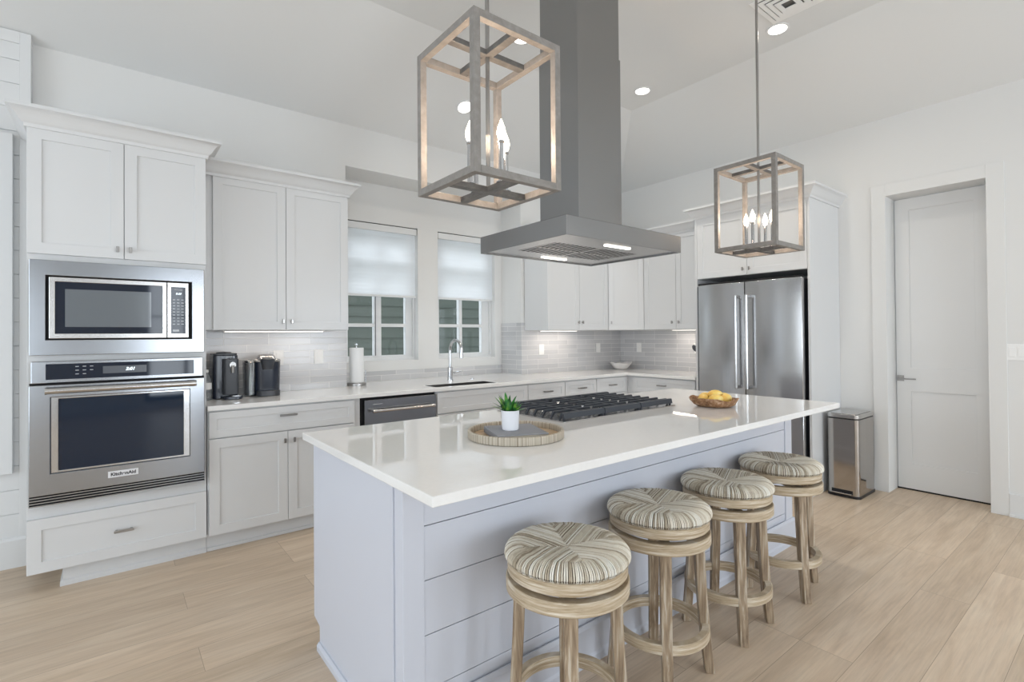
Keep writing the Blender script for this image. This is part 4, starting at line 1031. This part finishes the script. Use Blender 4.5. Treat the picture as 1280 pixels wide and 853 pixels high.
# rounded pod coffee maker
cx, cy = .868, 4.055
t = thing('coffee_machine', 'rounded dark pod coffee maker with silver lid, right of the boxy one', 'coffee machine', (cx, cy, z0c))
bm = nb()
prof = []
def pill(bm, cx, cy, hx, hy, z0, z1, taper=1.0, n=40, e=3.2):
    def ring(z, s_): 
        out = []
        for i in range(n):
            a = 2*PI*i/n; c_, s2 = math.cos(a), math.sin(a)
            k = (abs(c_)**e+abs(s2)**e)**(-1/e)
            out.append(bm.verts.new((cx+hx*s_*k*c_, cy+hy*s_*k*s2, z)))
        return out
    m_ = 6; prev = None
    for i in range(m_+1):
        r = ring(z0+(z1-z0)*i/m_, 1+(taper-1)*i/m_)
        if prev:
            for q in range(n): bm.faces.new((prev[q], prev[(q+1) % n], r[(q+1) % n], r[q]))
        else: bm.faces.new(r[::-1])
        prev = r
    bm.faces.new(prev); return bm
pill(bm, cx+.025, cy+.02, .090, .105, z0c+.001, z0c+.245, 1.06); link('body', bm, M['bluemach'], t, smooth=True, bevel=.004)
bm = nb(); pill(bm, cx+.025, cy-.075, .078, .055, z0c+.001, z0c+.040, .98, e=2.6); link('drip_tray', bm, M['darkgrey'], t, smooth=True, bevel=.003)
bm = nb(); pill(bm, cx+.020, cy+.02, .105, .105, z0c+.2455, z0c+.262, .94); link('top_deck', bm, M['steel_soft'], t, smooth=True, bevel=.004)
bm = nb(); A = []
for k, (z, s_) in enumerate(((.262, 1), (.285, .96), (.297, .75), (.300, .4))):
    A.append([bm.verts.new((cx+.02+.062*s_*math.cos(2*PI*i/32), cy-.03+.080*s_*math.sin(2*PI*i/32), z0c+z-.02*(1 if math.sin(2*PI*i/32) < 0 else 0)*abs(math.sin(2*PI*i/32))*.6)) for i in range(32)])
for a_, b_ in zip(A, A[1:]):
    for i in range(32): bm.faces.new((a_[i], a_[(i+1) % 32], b_[(i+1) % 32], b_[i]))
bm.faces.new(A[0][::-1]); bm.faces.new(A[-1]); link('lid', bm, M['steel_soft'], t, smooth='all')
bm = nb(); pill(bm, cx+.018, cy-.090, .034, .030, z0c+.190, z0c+.262, 1.45, e=2.4); link('brew_head', bm, M['darkgrey'], t, smooth=True)
bm = nb(); lathe(bm, (cx+.018, cy-.068, z0c+.262), [(.045, 0), (.056, 0), (.058, .006), (.054, .012), (.045, .010), (.045, 0)], 32, 0, 1, 1.1); link('head_ring', bm, M['chrome'], t, smooth=True)
bm = nb(); pill(bm, cx-.090, cy+.0, .030, .085, z0c+.012, z0c+.240, 1.08, e=3); link('water_tank', bm, M['plasticclear'], t, smooth=True)
bm = nb(); pill(bm, cx-.090, cy+.0, .034, .090, z0c+.2405, z0c+.258, .95, e=3); link('tank_lid', bm, M['steel_soft'], t, smooth=True, bevel=.003)
# water bottle
bm = nb(); lathe(bm, (.502, 3.955, .914), [(0, .001), (.026, .001), (.031, .006), (.031, .05), (.029, .055), (.031, .06), (.031, .13), (.026, .155), (.013, .185), (.0125, .192)], 28)
t = thing('water_bottle', 'clear plastic water bottle squeezed between oven cabinet and coffee machine', 'bottle', (.502, 3.955, .914))
link('bottle', bm, M['plasticclear'], t, smooth=True)
bm = nb(); lathe(bm, (.502, 3.955, .914), [(.0318, .075), (.0322, .076), (.0322, .118), (.0318, .119)], 28); link('bottle_label', bm, M['white_plastic'], t, solid=False)
bm = nb(); lathe(bm, (.502, 3.955, .914), [(0, .207), (.014, .207), (.0145, .193), (.0145, .189), (.013, .189)], 20); link('cap', bm, M['white_plastic'], t)
# paper towels
tx, ty = 1.668, 4.285
t = thing('paper_towel_holder', 'steel upright holder with a white paper towel roll below the left window', 'paper towel holder', (tx, ty, .914))
bm = nb(); lathe(bm, (tx, ty, .914), [(0, .001), (.080, .001), (.080, .022), (.077, .025), (0, .025)], 48); link('base', bm, M['nickel'], t, smooth=True)
bm = nb(); cyl(bm, (tx, ty, .939), (tx, ty, 1.250), .006, .006, 12); lathe(bm, (tx, ty, 1.250), [(0, 0), (.008, 0), (.006, .006), (.014, .014), (.014, .024), (0, .030)], 20); link('post', bm, M['chrome'], t, smooth=True)
bm = nb(); cyl(bm, (tx+.072, ty-.02, .939), (tx+.072, ty-.02, 1.045), .005, .005, 12); link('side_arm', bm, M['chrome'], t, smooth=True)
bm = nb(); lathe(bm, (tx, ty, .940), [(.010, 0), (.060, 0), (.060, .297), (.058, .299), (.020, .299), (.018, .290), (.010, .290), (.010, 0)], 48); tag(link('paper_towel_roll', bm, M['paper'], smooth=True), 'roll of white paper towels standing on the steel holder', 'paper towels')
# corner shell bowl
bx, by = 4.86, 4.02
bm = nb(); n = 72
prof = [(.0, .002), (.05, .002), (.075, .010), (.105, .045), (.128, .078), (.136, .082), (.124, .074), (.10, .042), (.07, .018), (0, .012)]
rings = []
for r, z in prof:
    if r == 0: rings.append([bm.verts.new((bx, by, .914+z))]); continue
    rings.append([bm.verts.new((bx+r*(1+.06*math.sin(9*2*PI*i/n)*(z/.08))*math.cos(2*PI*i/n), by+r*(1+.06*math.sin(9*2*PI*i/n)*(z/.08))*math.sin(2*PI*i/n), .914+z+(.008*math.cos(2*2*PI*i/n+.6)+.003*math.sin(9*2*PI*i/n))*(1 if z > .04 else 0))) for i in range(n)])
for A, B in zip(rings, rings[1:]):
    for i in range(n):
        j = (i+1) % n
        if len(A) == 1: bm.faces.new((A[0], B[i], B[j]))
        elif len(B) == 1: bm.faces.new((A[i], A[j], B[0]))
        else: bm.faces.new((A[i], A[j], B[j], B[i]))
tag(link('ceramic_bowl', bm, M['ceramic'], smooth='all'), 'white wavy-edged ceramic bowl in the inner corner of the counter', 'bowl')
# utensil crock next to the refrigerator
ux, uy = 4.86, 2.93
t = thing('utensil_crock', 'wooden crock of dark kitchen utensils almost hidden by the refrigerator', 'utensil holder', (ux, uy, .914))
bm = nb(); lathe(bm, (ux, uy, .914), [(0, .001), (.052, .001), (.055, .005), (.055, .150), (.050, .150), (.048, .02), (0, .02)], 36); link('crock', bm, M['woodspoon'], t, smooth=True)
t = thing('cooking_spoon', 'dark cooking spoon leaning left out of the wooden crock', 'spoon', (ux, uy+.01, .94))
bm = nb(); tube(bm, [(ux, uy+.0, .94), (ux-.005, uy+.04, 1.08), (ux-.01, uy+.065, 1.16)], .005, 8); link('shaft', bm, M['darkgrey'], t, smooth=True)
bm = nb(); lathe(bm, (0, 0, 0), [(0, -.04), (.016, -.034), (.026, -.01), (.026, .012), (.015, .034), (0, .04)], 20, 0, .3, 1)
bmesh.ops.rotate(bm, cent=(0, 0, 0), matrix=Matrix.Rotation(rr(-38), 3, 'X'), verts=bm.verts); bmesh.ops.translate(bm, vec=(ux-.012, uy+.085, 1.185), verts=bm.verts); link('spoon_head', bm, M['darkgrey'], t, smooth='all')

# ------------------------------------------------------------------ trash can
t = thing('trash_can', 'rectangular stainless steel pedal trash can beside the white door casing', 'trash can', (4.86, 1.585, 0))
X0, X1, Y0, Y1 = 4.672, 5.055, 1.468, 1.700
bm = nb(); rbox(bm, X0, X1, Y0, Y1, .022, .632, .035, 8); link('body', bm, M['canister'], t, smooth=True)
bm = nb(); rbox(bm, X0-.004, X1+.004, Y0-.004, Y1+.004, 0, .022, .037, 8); link('base', bm, M['black'], t, smooth=True, bevel=.003)
bm = nb(); rbox(bm, X0+.004, X1-.004, Y0+.004, Y1-.004, .632, .642, .033, 8); link('lid_gap', bm, M['black'], t)
bm = nb(); rbox(bm, X0-.002, X1+.002, Y0-.002, Y1+.002, .642, .672, .037, 8); rbox(bm, X0+.02, X1-.02, Y0+.02, Y1-.02, .672, .676, .02, 6); link('lid', bm, M['steel_soft'], t, smooth=True, bevel=.008)
bm = nb(); box(bm, X0-.002, X0+.004, Y0+.045, Y1-.035, .028, .060); link('pedal_slot', bm, M['black'], t)
bm = nb(); box(bm, X0-.030, X0-.001, Y0+.050, Y1-.040, .030, .040); link('pedal', bm, M['steel_soft'], t, bevel=.003)
bm = nb(); box(bm, X1-.005, X1+.018, Y0+.03, Y1-.03, .25, .60); link('hinge_cover', bm, M['black'], t, bevel=.003)
